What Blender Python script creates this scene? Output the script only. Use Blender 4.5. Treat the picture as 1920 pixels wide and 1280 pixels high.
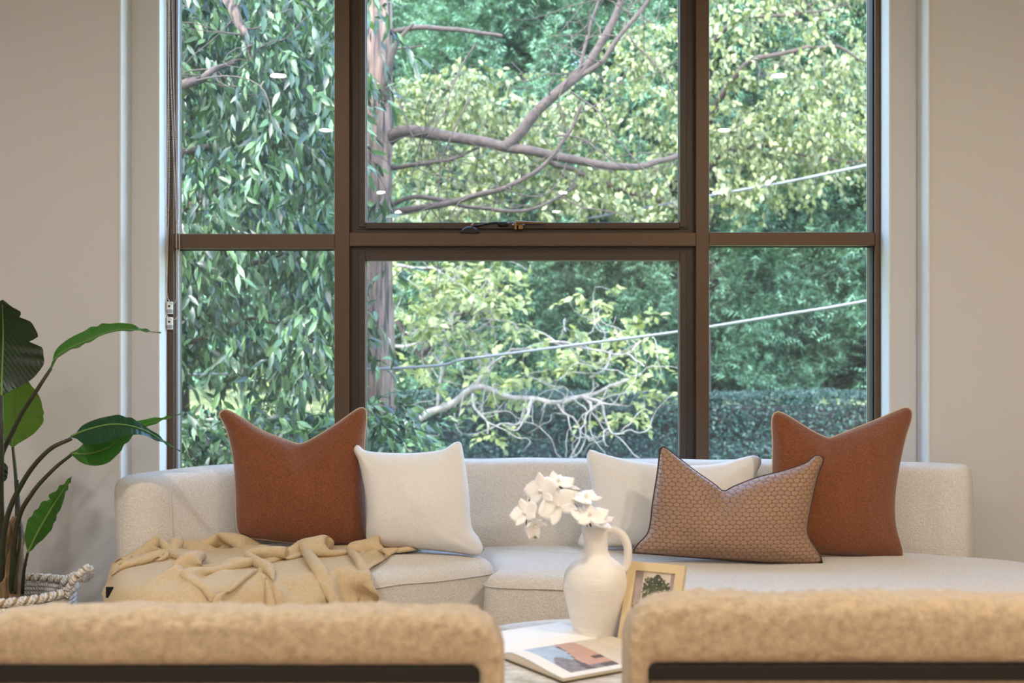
import bpy, bmesh, math, random
import numpy as np
from mathutils import Vector, Matrix, noise

for o in list(bpy.data.objects):
    bpy.data.objects.remove(o, do_unlink=True)
sc = bpy.context.scene
COL = sc.collection
F = 2335.0            # focal length in pixels of the 1920 px wide frame
CH = 1.15             # camera height

# ---------------------------------------------------------------- camera
cd = bpy.data.cameras.new('camera'); cam = bpy.data.objects.new('camera', cd); COL.objects.link(cam)
cam.location = (0, 0, CH); cam.rotation_euler = (math.pi/2, 0, 0)
cd.sensor_width = 36.0; cd.lens = 36.0*F/1920.0
cd.clip_start = 0.05; cd.clip_end = 300
cd.dof.use_dof = True; cd.dof.focus_distance = 4.4; cd.dof.aperture_fstop = 3.6
sc.camera = cam

# ---------------------------------------------------------------- light
w = bpy.data.worlds.new('sky'); sc.world = w; w.use_nodes = True
wn = w.node_tree; bg = wn.nodes['Background']
sky = wn.nodes.new('ShaderNodeTexSky'); sky.sky_type = 'NISHITA'
sky.sun_disc = False; sky.sun_elevation = math.radians(48); sky.sun_rotation = math.radians(200)
sky.air_density = 1.0; sky.dust_density = 1.6; sky.ozone_density = 1.5
wn.links.new(sky.outputs[0], bg.inputs[0]); bg.inputs[1].default_value = 3.3
sd = bpy.data.lights.new('sun', 'SUN'); sun = bpy.data.objects.new('sun', sd); COL.objects.link(sun)
sd.energy = 7.0; sd.angle = math.radians(1.2); sd.color = (1.0, 0.95, 0.86)
sun.rotation_euler = Vector((0.5, 0.30, -0.80)).to_track_quat('-Z', 'Y').to_euler()
sun.location = (-6, -8, 14)
DOWNLIGHT_W = 22.5
DOWNLIGHT_COL = (1.0, 0.955, 0.89)
vs = sc.view_settings
vs.view_transform = 'Standard'; vs.look = 'None'; vs.exposure = 0.10; vs.gamma = 1.0
try: vs.use_curve_mapping = False
except Exception: pass

# ---------------------------------------------------------------- helpers
def at(px, py, Y):
    return Vector(((px-960)/F*Y, Y, CH-(py-640)/F*Y))
def tag(o, label=None, cat=None, group=None, kind=None):
    if label: o['label'] = label
    if cat: o['category'] = cat
    if group: o['group'] = group
    if kind: o['kind'] = kind
    return o
def thing(name, label, cat, loc=(0, 0, 0), group=None, kind=None):
    o = bpy.data.objects.new(name, None); COL.objects.link(o)
    o.location = loc; o.empty_display_size = 0.1
    return tag(o, label, cat, group, kind)
def adopt(o, parent):
    if parent is not None:
        o.parent = parent
        q = parent                      # helper meshes are written in world coordinates
        W = q.matrix_basis.copy()
        while q.parent is not None:
            W = q.parent.matrix_basis @ q.matrix_parent_inverse @ W
            q = q.parent
        o.matrix_parent_inverse = W.inverted()
    return o
def mk(name, V, Fc, mat, parent=None, smooth=True):
    me = bpy.data.meshes.new(name)
    V = np.asarray(V, dtype=np.float32)
    if isinstance(Fc, np.ndarray):
        n = len(V); m, k = Fc.shape
        me.vertices.add(n); me.vertices.foreach_set('co', V.ravel())
        me.loops.add(m*k); me.loops.foreach_set('vertex_index', Fc.astype(np.int32).ravel())
        me.polygons.add(m); me.polygons.foreach_set('loop_start', np.arange(0, m*k, k, dtype=np.int32))
        me.update(calc_edges=True)
    else:
        me.from_pydata([tuple(map(float, v)) for v in V], [], [tuple(int(i) for i in f) for f in Fc])
        me.update()
    me.validate()
    if smooth:
        me.polygons.foreach_set('use_smooth', np.ones(len(me.polygons), dtype=bool))
    for mm in (mat if isinstance(mat, (list, tuple)) else [mat]):
        me.materials.append(mm)
    o = bpy.data.objects.new(name, me); COL.objects.link(o)
    return adopt(o, parent)
def recalc(o):
    bm = bmesh.new(); bm.from_mesh(o.data)
    bmesh.ops.recalc_face_normals(bm, faces=bm.faces); bm.to_mesh(o.data); bm.free()
    return o
def weld(o, d=1e-5):
    bm = bmesh.new(); bm.from_mesh(o.data)
    bmesh.ops.remove_doubles(bm, verts=bm.verts, dist=d)
    bmesh.ops.recalc_face_normals(bm, faces=bm.faces)
    for f in bm.faces: f.smooth = True
    bm.to_mesh(o.data); bm.free(); return o
class MB:
    """collects shapes for ONE mesh object"""
    def __init__(s): s.V = []; s.F = []
    def add(s, V, Fc):
        n = len(s.V); s.V += [tuple(v) for v in V]
        s.F += [tuple(int(i)+n for i in f) for f in Fc]; return s
    def box(s, x0, x1, y0, y1, z0, z1, bev=0.0):
        bm = bmesh.new(); bmesh.ops.create_cube(bm, size=1.0)
        for v in bm.verts:
            v.co = Vector(((x0+x1)/2+v.co.x*(x1-x0), (y0+y1)/2+v.co.y*(y1-y0), (z0+z1)/2+v.co.z*(z1-z0)))
        if bev > 0:
            bmesh.ops.bevel(bm, geom=list(bm.edges), offset=bev, segments=2, affect='EDGES', profile=0.6)
        bm.verts.ensure_lookup_table()
        s.add([v.co[:] for v in bm.verts], [[v.index for v in f.verts] for f in bm.faces]); bm.free(); return s
    def tube(s, pts, r, seg=8, closed=False):
        return s.add(*tube(pts, r, seg, closed))
    def lathe(s, prof, c, seg=40):
        return s.add(*lathe(prof, c, seg))
    def build(s, name, mat, parent=None, smooth=False):
        return mk(name, s.V, s.F, mat, parent, smooth)
def cr(pts, n, closed=False):
    """Catmull-Rom through pts, n samples"""
    P = np.array([tuple(p) for p in pts], float); m = len(P)
    if closed: ext = np.vstack([P[-1], P, P[0], P[1]])
    else: ext = np.vstack([2*P[0]-P[1], P, 2*P[-1]-P[-2]])
    segs = m if closed else m-1
    u = np.linspace(0, segs, n, endpoint=not closed)
    i = np.minimum(u.astype(int), segs-1); t = (u-i)[:, None]
    a, b, c, d = ext[i], ext[i+1], ext[i+2], ext[i+3]
    return 0.5*((2*b)+(-a+c)*t+(2*a-5*b+4*c-d)*t**2+(-a+3*b-3*c+d)*t**3)
def even(P, n):
    P = np.asarray(P, float); L = np.r_[0, np.cumsum(np.linalg.norm(np.diff(P, axis=0), axis=1))]
    t = np.linspace(0, L[-1], n)
    return np.stack([np.interp(t, L, P[:, k]) for k in range(P.shape[1])], 1)
def tube(pts, r, seg=8, closed=False):
    P = np.array([tuple(p) for p in pts], float); n = len(P)
    r = np.full(n, r, float) if np.isscalar(r) else np.interp(np.linspace(0, 1, n), np.linspace(0, 1, len(r)), r)
    T = np.gradient(P, axis=0)
    if closed: T = np.roll(P, -1, 0)-np.roll(P, 1, 0)
    T /= np.linalg.norm(T, axis=1)[:, None]+1e-12
    a = np.array([0, 0, 1.0]) if abs(T[0][2]) < 0.8 else np.array([1.0, 0, 0])
    V = []
    N = np.cross(T[0], a); N /= np.linalg.norm(N)
    for i in range(n):
        N = N-T[i]*np.dot(N, T[i]); N /= np.linalg.norm(N)+1e-12
        B = np.cross(T[i], N)
        for k in range(seg):
            q = 2*math.pi*k/seg
            V.append(P[i]+r[i]*(math.cos(q)*N+math.sin(q)*B))
    Fc = []
    for i in range(n if closed else n-1):
        j = (i+1) % n
        for k in range(seg):
            l = (k+1) % seg
            Fc.append((i*seg+k, i*seg+l, j*seg+l, j*seg+k))
    if not closed:
        Fc.append(tuple(range(seg))[::-1]); Fc.append(tuple(range((n-1)*seg, n*seg)))
    return V, Fc
def lathe(prof, c, seg=40, caps=True):
    V = []; n = len(prof)
    for (r, z) in prof:
        for k in range(seg):
            q = 2*math.pi*k/seg; V.append((c[0]+r*math.cos(q), c[1]+r*math.sin(q), c[2]+z))
    Fc = [(i*seg+k, i*seg+(k+1) % seg, (i+1)*seg+(k+1) % seg, (i+1)*seg+k) for i in range(n-1) for k in range(seg)]
    if caps: Fc.append(tuple(range(seg))[::-1]); Fc.append(tuple(range((n-1)*seg, n*seg)))
    return V, Fc

# ---------------------------------------------------------------- materials
def srgb(r, g, b):
    f = lambda c: (c/255/12.92) if c/255 <= 0.04045 else ((c/255+0.055)/1.055)**2.4
    return (f(r), f(g), f(b), 1.0)
class Mat:
    def __init__(s, name, col, rough=0.6, **kw):
        s.m = bpy.data.materials.new(name); s.m.use_nodes = True
        s.nt = s.m.node_tree; s.b = s.nt.nodes['Principled BSDF']
        s.col = col; s.set('Base Color', col); s.set('Roughness', rough)
        for k, v in kw.items(): s.set(k.replace('_', ' '), v)
        s.tc = None
    def set(s, k, v): s.b.inputs[k].default_value = v
    def node(s, t, **kw):
        n = s.nt.nodes.new('ShaderNode'+t)
        for k, v in kw.items():
            if k in n.inputs: n.inputs[k].default_value = v
            else: setattr(n, k, v)
        return n
    def link(s, a, b): s.nt.links.new(a, b)
    def coord(s, scale=(1, 1, 1), out='Object', rot=(0, 0, 0)):
        tc = s.node('TexCoord'); mp = s.node('Mapping')
        mp.inputs['Scale'].default_value = scale; mp.inputs['Rotation'].default_value = rot
        s.link(tc.outputs[out], mp.inputs['Vector']); return mp.outputs[0]
    def noise(s, scale, detail=3, vec=None, rough=0.55):
        n = s.node('TexNoise'); n.inputs['Scale'].default_value = scale
        n.inputs['Detail'].default_value = detail; n.inputs['Roughness'].default_value = rough
        s.link(vec if vec is not None else s.coord(), n.inputs['Vector']); return n.outputs['Fac']
    def ramp(s, fac, stops, interp='LINEAR'):
        r = s.node('ValToRGB'); r.color_ramp.interpolation = interp
        e = r.color_ramp.elements
        while len(e) < len(stops): e.new(0.5)
        for i, (p, c) in enumerate(stops): e[i].position = p; e[i].color = c
        s.link(fac, r.inputs[0]); return r.outputs[0]
    def base(s, out): s.link(out, s.b.inputs['Base Color']); return s
    def bump(s, h, strength=0.5, dist=0.01):
        n = s.node('Bump'); n.inputs['Strength'].default_value = strength; n.inputs['Distance'].default_value = dist
        s.link(h, n.inputs['Height'])
        old = s.b.inputs['Normal']
        if old.is_linked: s.link(old.links[0].from_socket, n.inputs['Normal'])
        s.link(n.outputs[0], s.b.inputs['Normal']); return s
    def var(s, scale, a, b, detail=3, vec=None, lo=0.3, hi=0.7):
        return s.base(s.ramp(s.noise(scale, detail, vec), [(lo, a), (hi, b)]))
def mul(c, f): return (c[0]*f, c[1]*f, c[2]*f, 1)
MT = {}
def fabric(name, col, scale, dist, lo=0.8, hi=1.1, strength=0.8, sheen=0.25):
    m = Mat(name, col, 0.95); m.set('Sheen Weight', sheen); m.set('Sheen Roughness', 0.5); m.set('Specular IOR Level', 0.15)
    h = m.noise(scale, 4, rough=0.7)
    m.base(m.ramp(h, [(0.3, mul(col, lo)), (0.7, mul(col, hi))]))
    m.bump(h, strength, dist); MT[name] = m.m; return m
m = Mat('wall_paint', srgb(202, 201, 200), 0.75); m.set('Specular IOR Level', 0.2); m.bump(m.noise(90, 3), 0.05, 0.002); MT['wall'] = m.m
m = Mat('trim_paint', srgb(214, 213, 212), 0.5); m.bump(m.noise(60, 2), 0.03, 0.002); MT['trim'] = m.m
m = Mat('ceiling_paint', srgb(235, 232, 226), 0.9); m.bump(m.noise(80, 2), 0.03, 0.002); MT['ceiling'] = m.m
m = Mat('oak_floor', srgb(170, 140, 108), 0.45)
br = m.node('TexBrick'); br.inputs['Scale'].default_value = 1.0; br.inputs['Brick Width'].default_value = 1.4; br.inputs['Row Height'].default_value = 0.14
br.inputs['Mortar Size'].default_value = 0.003
br.inputs['Color1'].default_value = srgb(178, 148, 114); br.inputs['Color2'].default_value = srgb(160, 130, 98); br.inputs['Mortar'].default_value = srgb(90, 70, 50)
m.link(m.coord(), br.inputs['Vector']); m.base(br.outputs[0]); m.bump(m.noise(30, 4, m.coord((1, 14, 1))), 0.08, 0.003); MT['floor'] = m.m
m = Mat('bronze_aluminium', srgb(92, 66, 46), 0.42); m.set('Metallic', 0.25)
m.var(300, srgb(76, 56, 38), srgb(86, 64, 44), 2); m.bump(m.noise(700, 2), 0.05, 0.001); MT['frame'] = m.m
m = Mat('bronze_dark', srgb(58, 44, 33), 0.45); m.set('Metallic', 0.2); m.bump(m.noise(700, 2), 0.05, 0.001); MT['sash'] = m.m
m = Mat('rubber_black', srgb(24, 22, 24), 0.6); m.bump(m.noise(300, 2), 0.05, 0.001); MT['rubber'] = m.m
m = Mat('strip_grey', srgb(150, 152, 160), 0.35); m.set('Metallic', 0.3); m.bump(m.noise(500, 2), 0.03, 0.001); MT['bead'] = m.m
m = Mat('black_metal', srgb(15, 12, 11), 0.6); m.set('Metallic', 0.1); m.bump(m.noise(400, 2), 0.05, 0.001); MT['black'] = m.m
m = Mat('brass_dull', srgb(120, 96, 62), 0.4); m.set('Metallic', 0.7); m.bump(m.noise(400, 2), 0.05, 0.001); MT['brass'] = m.m
m = Mat('white_plastic', srgb(232, 230, 228), 0.35); m.bump(m.noise(300, 2), 0.02, 0.001); MT['plastic'] = m.m
m = Mat('chain_plastic', srgb(205, 192, 182), 0.4); m.bump(m.noise(300, 2), 0.02, 0.001); MT['chain'] = m.m
# window glass: clear sheet, faint mirror reflection, specks, pale film added as outdoor haze
g = bpy.data.materials.new('window_glass'); g.use_nodes = True; nt = g.node_tree; nt.nodes.clear()
out = nt.nodes.new('ShaderNodeOutputMaterial'); tr = nt.nodes.new('ShaderNodeBsdfTransparent'); gl = nt.nodes.new('ShaderNodeBsdfGlossy')
tr.inputs[0].default_value = (0.96, 0.985, 0.98, 1); gl.inputs['Roughness'].default_value = 0.0
lw = nt.nodes.new('ShaderNodeLayerWeight'); lw.inputs[0].default_value = 0.5
pw = nt.nodes.new('ShaderNodeMath'); pw.operation = 'POWER'; pw.inputs[1].default_value = 5
ml = nt.nodes.new('ShaderNodeMath'); ml.operation = 'MULTIPLY_ADD'; ml.inputs[1].default_value = 0.96; ml.inputs[2].default_value = 0.022
mx = nt.nodes.new('ShaderNodeMixShader')
nt.links.new(lw.outputs['Facing'], pw.inputs[0]); nt.links.new(pw.outputs[0], ml.inputs[0]); nt.links.new(ml.outputs[0], mx.inputs[0])
nt.links.new(tr.outputs[0], mx.inputs[1]); nt.links.new(gl.outputs[0], mx.inputs[2])
df = nt.nodes.new('ShaderNodeBsdfDiffuse'); df.inputs[0].default_value = (0.8, 0.85, 0.88, 1)
tl = nt.nodes.new('ShaderNodeBsdfTranslucent'); tl.inputs[0].default_value = (0.75, 0.88, 0.92, 1)
ad = nt.nodes.new('ShaderNodeMixShader'); ad.inputs[0].default_value = 0.6
nt.links.new(df.outputs[0], ad.inputs[1]); nt.links.new(tl.outputs[0], ad.inputs[2])
tcg = nt.nodes.new('ShaderNodeTexCoord'); vg = nt.nodes.new('ShaderNodeTexVoronoi'); vg.inputs['Scale'].default_value = 55
ng = nt.nodes.new('ShaderNodeTexNoise'); ng.inputs['Scale'].default_value = 3.0
lt = nt.nodes.new('ShaderNodeMath'); lt.operation = 'LESS_THAN'; lt.inputs[1].default_value = 0.07
nt.links.new(tcg.outputs['Object'], vg.inputs['Vector']); nt.links.new(tcg.outputs['Object'], ng.inputs['Vector'])
nt.links.new(vg.outputs['Distance'], lt.inputs[0])
dm = nt.nodes.new('ShaderNodeMath'); dm.operation = 'MULTIPLY'; nt.links.new(lt.outputs[0], dm.inputs[0])
rg = nt.nodes.new('ShaderNodeMapRange'); rg.inputs['From Min'].default_value = 0.5; rg.inputs['From Max'].default_value = 0.75; rg.inputs['To Max'].default_value = 0.35
nt.links.new(ng.outputs['Fac'], rg.inputs['Value']); nt.links.new(rg.outputs[0], dm.inputs[1])
da = nt.nodes.new('ShaderNodeMath'); da.operation = 'ADD'; da.inputs[1].default_value = 0.007; nt.links.new(dm.outputs[0], da.inputs[0])
m2 = nt.nodes.new('ShaderNodeMixShader'); nt.links.new(da.outputs[0], m2.inputs[0]); nt.links.new(mx.outputs[0], m2.inputs[1]); nt.links.new(ad.outputs[0], m2.inputs[2])
nt.links.new(m2.outputs[0], out.inputs[0]); MT['glass'] = g

fabric('sofa_boucle', srgb(237, 231, 223), 190, 0.006, 0.78, 1.08, 1.0)
fabric('white_fleece', srgb(240, 236, 231), 260, 0.004, 0.9, 1.05)
m = fabric('rust_wool', srgb(131, 77, 49), 220, 0.003, 0.45, 1.35, 0.7, 0.25)
wv = m.node('TexWave'); wv.inputs['Scale'].default_value = 70; wv.inputs['Distortion'].default_value = 2.5; wv.inputs['Detail'].default_value = 2
m.link(m.coord(rot=(0, math.radians(35), 0)), wv.inputs['Vector']); m.bump(wv.outputs['Fac'], 0.35, 0.003)
m = Mat('scale_jacquard', srgb(150, 113, 88), 0.45); m.set('Sheen Weight', 0.1); m.set('Specular IOR Level', 0.4)
def cell(off):      # distance to the middle of the cell in one of two staggered lattices
    a_ = m.node('VectorMath', operation='MULTIPLY_ADD'); m.link(warp.outputs[0], a_.inputs[0]); a_.inputs[1].default_value = (1/0.0215, 0, 1/0.025); a_.inputs[2].default_value = (off, 0, off)
    f_ = m.node('VectorMath', operation='FRACTION'); m.link(a_.outputs[0], f_.inputs[0])
    c_ = m.node('VectorMath', operation='SUBTRACT'); m.link(f_.outputs[0], c_.inputs[0]); c_.inputs[1].default_value = (0.5, 0, 0.5)
    e_ = m.node('VectorMath', operation='MULTIPLY'); m.link(c_.outputs[0], e_.inputs[0]); e_.inputs[1].default_value = (1, 0, 1.732)
    l_ = m.node('VectorMath', operation='LENGTH'); m.link(e_.outputs[0], l_.inputs[0]); return l_.outputs['Value']
nzc = m.node('TexNoise'); nzc.inputs['Scale'].default_value = 28; tcc = m.node('TexCoord'); m.link(tcc.outputs['Object'], nzc.inputs['Vector'])
wsc = m.node('VectorMath', operation='SCALE'); m.link(nzc.outputs['Color'], wsc.inputs[0]); wsc.inputs['Scale'].default_value = 0.012
warp = m.node('VectorMath', operation='ADD'); m.link(tcc.outputs['Object'], warp.inputs[0]); m.link(wsc.outputs[0], warp.inputs[1])
mn = m.node('Math', operation='MINIMUM'); m.link(cell(0.0), mn.inputs[0]); m.link(cell(0.5), mn.inputs[1])
m.base(m.ramp(mn.outputs[0], [(0.42, srgb(150, 117, 94)), (0.53, srgb(116, 87, 69))]))
m.bump(m.ramp(mn.outputs[0], [(0.1, (1, 1, 1, 1)), (0.4, (0.75, 0.75, 0.75, 1)), (0.54, (0, 0, 0, 1))]), 0.6, 0.004); m.bump(m.noise(500, 2), 0.15, 0.001); MT['scale_jacquard'] = m.m
m = fabric('muslin', srgb(200, 177, 142), 90, 0.004, 0.9, 1.06, 0.35, 0.15)
m.bump(m.noise(1, 3, m.coord((160, 160, 40))), 0.5, 0.004); m.bump(m.noise(1, 3, m.coord((30, 120, 120))), 0.4, 0.004)
fabric('shearling', srgb(188, 168, 141), 70, 0.006, 0.70, 1.14, 0.8, 0.3)
fabric('piping_cream', srgb(205, 180, 150), 300, 0.002)
fabric('piping_rust', srgb(150, 88, 55), 300, 0.002)
fabric('piping_brown', srgb(70, 48, 38), 300, 0.002)
fabric('tag_black', srgb(20, 20, 24), 300, 0.001)
m = Mat('matt_ceramic', srgb(232, 226, 218), 0.7); m.set('Specular IOR Level', 0.25)
m.var(14, srgb(226, 219, 210), srgb(238, 233, 226), 4); m.bump(m.noise(1, 3, m.coord((6, 6, 180))), 0.35, 0.003); m.bump(m.noise(160, 3), 0.15, 0.001); MT['ceramic'] = m.m
m = Mat('orchid_petal', srgb(246, 243, 240), 0.55); m.set('Subsurface Weight', 0.15); m.set('Subsurface Radius', (0.01, 0.01, 0.01)); m.bump(m.noise(120, 3), 0.1, 0.001); MT['petal'] = m.m
m = Mat('orchid_lip', srgb(240, 236, 222), 0.5); m.bump(m.noise(200, 2), 0.1, 0.001); MT['lip'] = m.m
m = Mat('orchid_stem', srgb(70, 62, 48), 0.5); m.bump(m.noise(200, 2), 0.1, 0.001); MT['ostem'] = m.m
m = Mat('orchid_bud', srgb(150, 150, 70), 0.5); m.bump(m.noise(200, 2), 0.1, 0.001); MT['bud'] = m.m
m = Mat('stone_top', srgb(205, 198, 190), 0.25)
n1 = m.noise(5, 6, m.coord((1, 1.6, 1)), 0.65)
m.base(m.ramp(n1, [(0.36, srgb(150, 136, 122)), (0.47, srgb(196, 188, 180)), (0.56, srgb(228, 225, 221)), (0.7, srgb(205, 200, 194))])); m.bump(m.noise(60, 3), 0.03, 0.002); MT['stone'] = m.m
m = Mat('frame_champagne', srgb(206, 184, 142), 0.4); m.set('Metallic', 0.15); m.bump(m.noise(1, 2, m.coord((20, 20, 400))), 0.08, 0.001); MT['picframe'] = m.m
m = Mat('paper_white', srgb(236, 232, 226), 0.6); m.bump(m.noise(30, 2), 0.03, 0.001); MT['paper'] = m.m
m = Mat('paper_edges', srgb(214, 202, 184), 0.8); m.bump(m.noise(1, 2, m.coord((4, 4, 900))), 0.4, 0.001); MT['pages'] = m.m
m = Mat('book_cover', srgb(78, 72, 40), 0.5); m.bump(m.noise(300, 2), 0.05, 0.001); MT['cover'] = m.m
def flat(name, c, c2=None, sc_=40, rough=0.5):
    m = Mat(name, c, rough); m.var(sc_, c, c2 or mul(c, 0.85), 4); MT[name] = m.m
flat('print_blue', srgb(150, 172, 196), srgb(190, 200, 210), 22); flat('print_peach', srgb(205, 160, 136)); flat('print_brown', srgb(92, 70, 60)); flat('print_grey', srgb(150, 140, 132), srgb(110, 100, 96), 60)
flat('print_cream', srgb(222, 208, 190))
m = Mat('rope_white', srgb(222, 218, 214), 0.85)
wv = m.node('TexWave'); wv.inputs['Scale'].default_value = 40; wv.inputs['Distortion'].default_value = 1; m.link(m.coord(rot=(0.3, 0.6, 0.4)), wv.inputs['Vector'])
m.base(m.ramp(wv.outputs['Fac'], [(0.1, srgb(196, 190, 184)), (0.5, srgb(228, 225, 222))])); m.bump(wv.outputs['Fac'], 0.4, 0.004); MT['rope'] = m.m
flat('rope_stitch', srgb(176, 148, 104), None, 100, 0.9)
flat('soil', srgb(60, 48, 38), srgb(30, 24, 20), 60, 0.95)
m = Mat('plant_fibre', srgb(120, 96, 70), 0.9); m.var(1, srgb(70, 52, 36), srgb(160, 132, 96), 4, m.coord((70, 70, 8))); m.bump(m.noise(1, 4, m.coord((90, 90, 8))), 0.8, 0.01); MT['fibre'] = m.m
def leafmat(name, c1, c2, trans, rough=0.4, sc_=None, tcol=None):
    """leaf: glossy diffuse face plus light let through; shade differs from leaf to leaf"""
    m = Mat(name, c1, rough); m.set('Specular IOR Level', 0.35)
    gi = m.node('NewGeometry'); oi = m.node('ObjectInfo')
    s = m.node('Math', operation='ADD'); m.link(gi.outputs['Random Per Island'], s.inputs[0]); m.link(oi.outputs['Random'], s.inputs[1])
    fr = m.node('Math', operation='FRACT'); m.link(s.outputs[0], fr.inputs[0])
    col = m.ramp(fr.outputs[0], [(0.0, c1), (0.55, tuple(0.7*a+0.3*b for a, b in zip(c1, c2))), (1.0, c2)])
    m.base(col)
    t = m.node('BsdfTranslucent')
    tm = m.node('MixRGB', blend_type='MULTIPLY'); tm.inputs[0].default_value = 1.0; m.link(col, tm.inputs[1]); tm.inputs[2].default_value = tcol or (1.5, 1.6, 0.7, 1)
    m.link(tm.outputs[0], t.inputs[0])
    x = m.node('MixShader'); x.inputs[0].default_value = trans
    o_ = m.nt.nodes['Material Output']
    m.link(m.b.outputs[0], x.inputs[1]); m.link(t.outputs[0], x.inputs[2]); m.link(x.outputs[0], o_.inputs[0])
    MT[name] = m.m; return m
def plantleaf(name, c, trans):  # dark, olive and bright leaves carry shade and window light in their greens
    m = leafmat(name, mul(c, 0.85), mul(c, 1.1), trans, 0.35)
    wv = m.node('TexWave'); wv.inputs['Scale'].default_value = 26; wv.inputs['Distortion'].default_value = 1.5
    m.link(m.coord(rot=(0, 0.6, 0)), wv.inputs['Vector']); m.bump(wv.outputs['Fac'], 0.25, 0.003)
plantleaf('plant_leaf_shaded', srgb(24, 44, 24), 0.10)  # backlit leaf, its shade put into the green
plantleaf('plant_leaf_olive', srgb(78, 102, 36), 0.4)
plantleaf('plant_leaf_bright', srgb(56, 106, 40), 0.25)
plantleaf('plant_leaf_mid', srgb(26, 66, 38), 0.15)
flat('petiole', srgb(52, 58, 34), srgb(40, 40, 26), 30, 0.5)
flat('midrib', srgb(96, 130, 62), None, 30, 0.5)
# outdoors
leafmat('leaf_glossy', srgb(16, 34, 28), srgb(80, 106, 68), 0.22, 0.28)
leafmat('leaf_maple', srgb(54, 66, 36), srgb(126, 130, 88), 0.28, 0.4)
leafmat('leaf_magnolia', srgb(74, 88, 48), srgb(142, 147, 98), 0.3, 0.45)
leafmat('leaf_conifer', srgb(20, 48, 40), srgb(106, 146, 112), 0.12, 0.7)
leafmat('leaf_hedge', srgb(22, 44, 42), srgb(42, 68, 60), 0.15, 0.6)
m = Mat('bark_red', srgb(104, 86, 78), 0.9); m.var(1, srgb(22, 15, 13), srgb(104, 84, 74), 5, m.coord((34, 34, 3.0)), 0.38, 0.62); m.bump(m.noise(1, 5, m.coord((34, 34, 4))), 1.0, 0.03); MT['bark'] = m.m
m = Mat('bark_limb', srgb(128, 104, 94), 0.9); m.var(26, srgb(34, 26, 23), srgb(64, 51, 45), 4); m.bump(m.noise(50, 4), 0.6, 0.01); MT['limb'] = m.m
m = Mat('bark_pale', srgb(196, 188, 182), 0.85); m.var(20, srgb(96, 90, 86), srgb(134, 128, 124), 4); m.bump(m.noise(50, 4), 0.5, 0.01); MT['pale'] = m.m
m = Mat('bark_dark', srgb(60, 48, 48), 0.95); m.var(12, srgb(26, 20, 20), srgb(46, 36, 34), 4); m.bump(m.noise(30, 4), 0.6, 0.02); MT['barkdark'] = m.m
m = Mat('lawn', srgb(150, 168, 96), 0.95); m.var(3, srgb(86, 104, 58), srgb(140, 146, 96), 5); m.bump(m.noise(60, 4), 0.6, 0.03); MT['lawn'] = m.m
m = Mat('cable_grey', srgb(78, 82, 88), 0.5); m.bump(m.noise(60, 2), 0.1, 0.001); MT['cable'] = m.m
m = Mat('render_outside', srgb(200, 195, 188), 0.9); m.bump(m.noise(60, 3), 0.3, 0.004); MT['render'] = m.m
m = Mat('lamp_glow', (1, 1, 1, 1), 0.5); m.set('Emission Color', (1, 0.86, 0.7, 1)); m.set('Emission Strength', 60.0); MT['glow'] = m.m

# ================================================================ THE ROOM
WY = 4.84
def wx(px, Y=WY): return (px-960)/F*Y
def wz(py, Y=WY): return CH-(py-640)/F*Y
CEIL = 2.78; XL, XR, YB = -2.7, 3.5, -6.6
Y1, Y2 = 4.62, 4.74          # wall face, face of the window recess
def struct(name, label, cat, mb, mat, smooth=False):
    o = mb.build(name, mat, None, smooth); return tag(o, label, cat, None, 'structure')
struct('floor', 'light oak floor of the living room', 'floor', MB().box(XL-0.2, XR+0.2, YB-0.2, 5.05, -0.12, 0.0), MT['floor'])
struct('ceiling', 'white ceiling with recessed downlights', 'ceiling', MB().box(XL-0.2, XR+0.2, YB-0.2, 5.06, CEIL, CEIL+0.25), MT['ceiling'])
xa, xb = wx(225, Y1), wx(1742, Y1); xc, xd = wx(298, Y2), wx(1668, Y2)
ZB, ZT = 0.56, 2.72
struct('wall_front_left', 'pale grey wall left of the window behind the plant', 'wall', MB().box(XL-0.2, xa, Y1, 5.05, 0, CEIL), MT['wall'])
struct('wall_front_right', 'warm beige wall right of the window', 'wall', MB().box(xb, XR+0.2, Y1, 5.05, 0, CEIL), MT['wall'])
nib = MB().box(xa, xc, Y2, 5.05, 0, CEIL)
struct('wall_recess_left', 'narrow pale wall strip between the left wall and the window', 'wall', nib, MT['wall'])
struct('wall_recess_right', 'narrow pale wall strip between the window and the right wall', 'wall', MB().box(xd, xb, Y2, 5.05, 0, CEIL), MT['wall'])
struct('wall_below_window', 'wall under the window behind the sofa', 'wall', MB().box(xc, xd, Y2, 5.05, 0, ZB), MT['wall'])
struct('wall_above_window', 'wall strip over the window', 'wall', MB().box(xc, xd, Y2, 5.05, ZT, CEIL), MT['wall'])
struct('wall_left', 'left side wall of the living room', 'wall', MB().box(XL-0.2, XL, YB, Y1, 0, CEIL), MT['wall'])
struct('wall_right', 'right side wall of the living room', 'wall', MB().box(XR, XR+0.2, YB, Y1, 0, CEIL), MT['wall'])
struct('wall_back', 'wall behind the photographer', 'wall', MB().box(XL-0.2, XR+0.2, YB-0.2, YB, 0, CEIL), MT['wall'])
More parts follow.
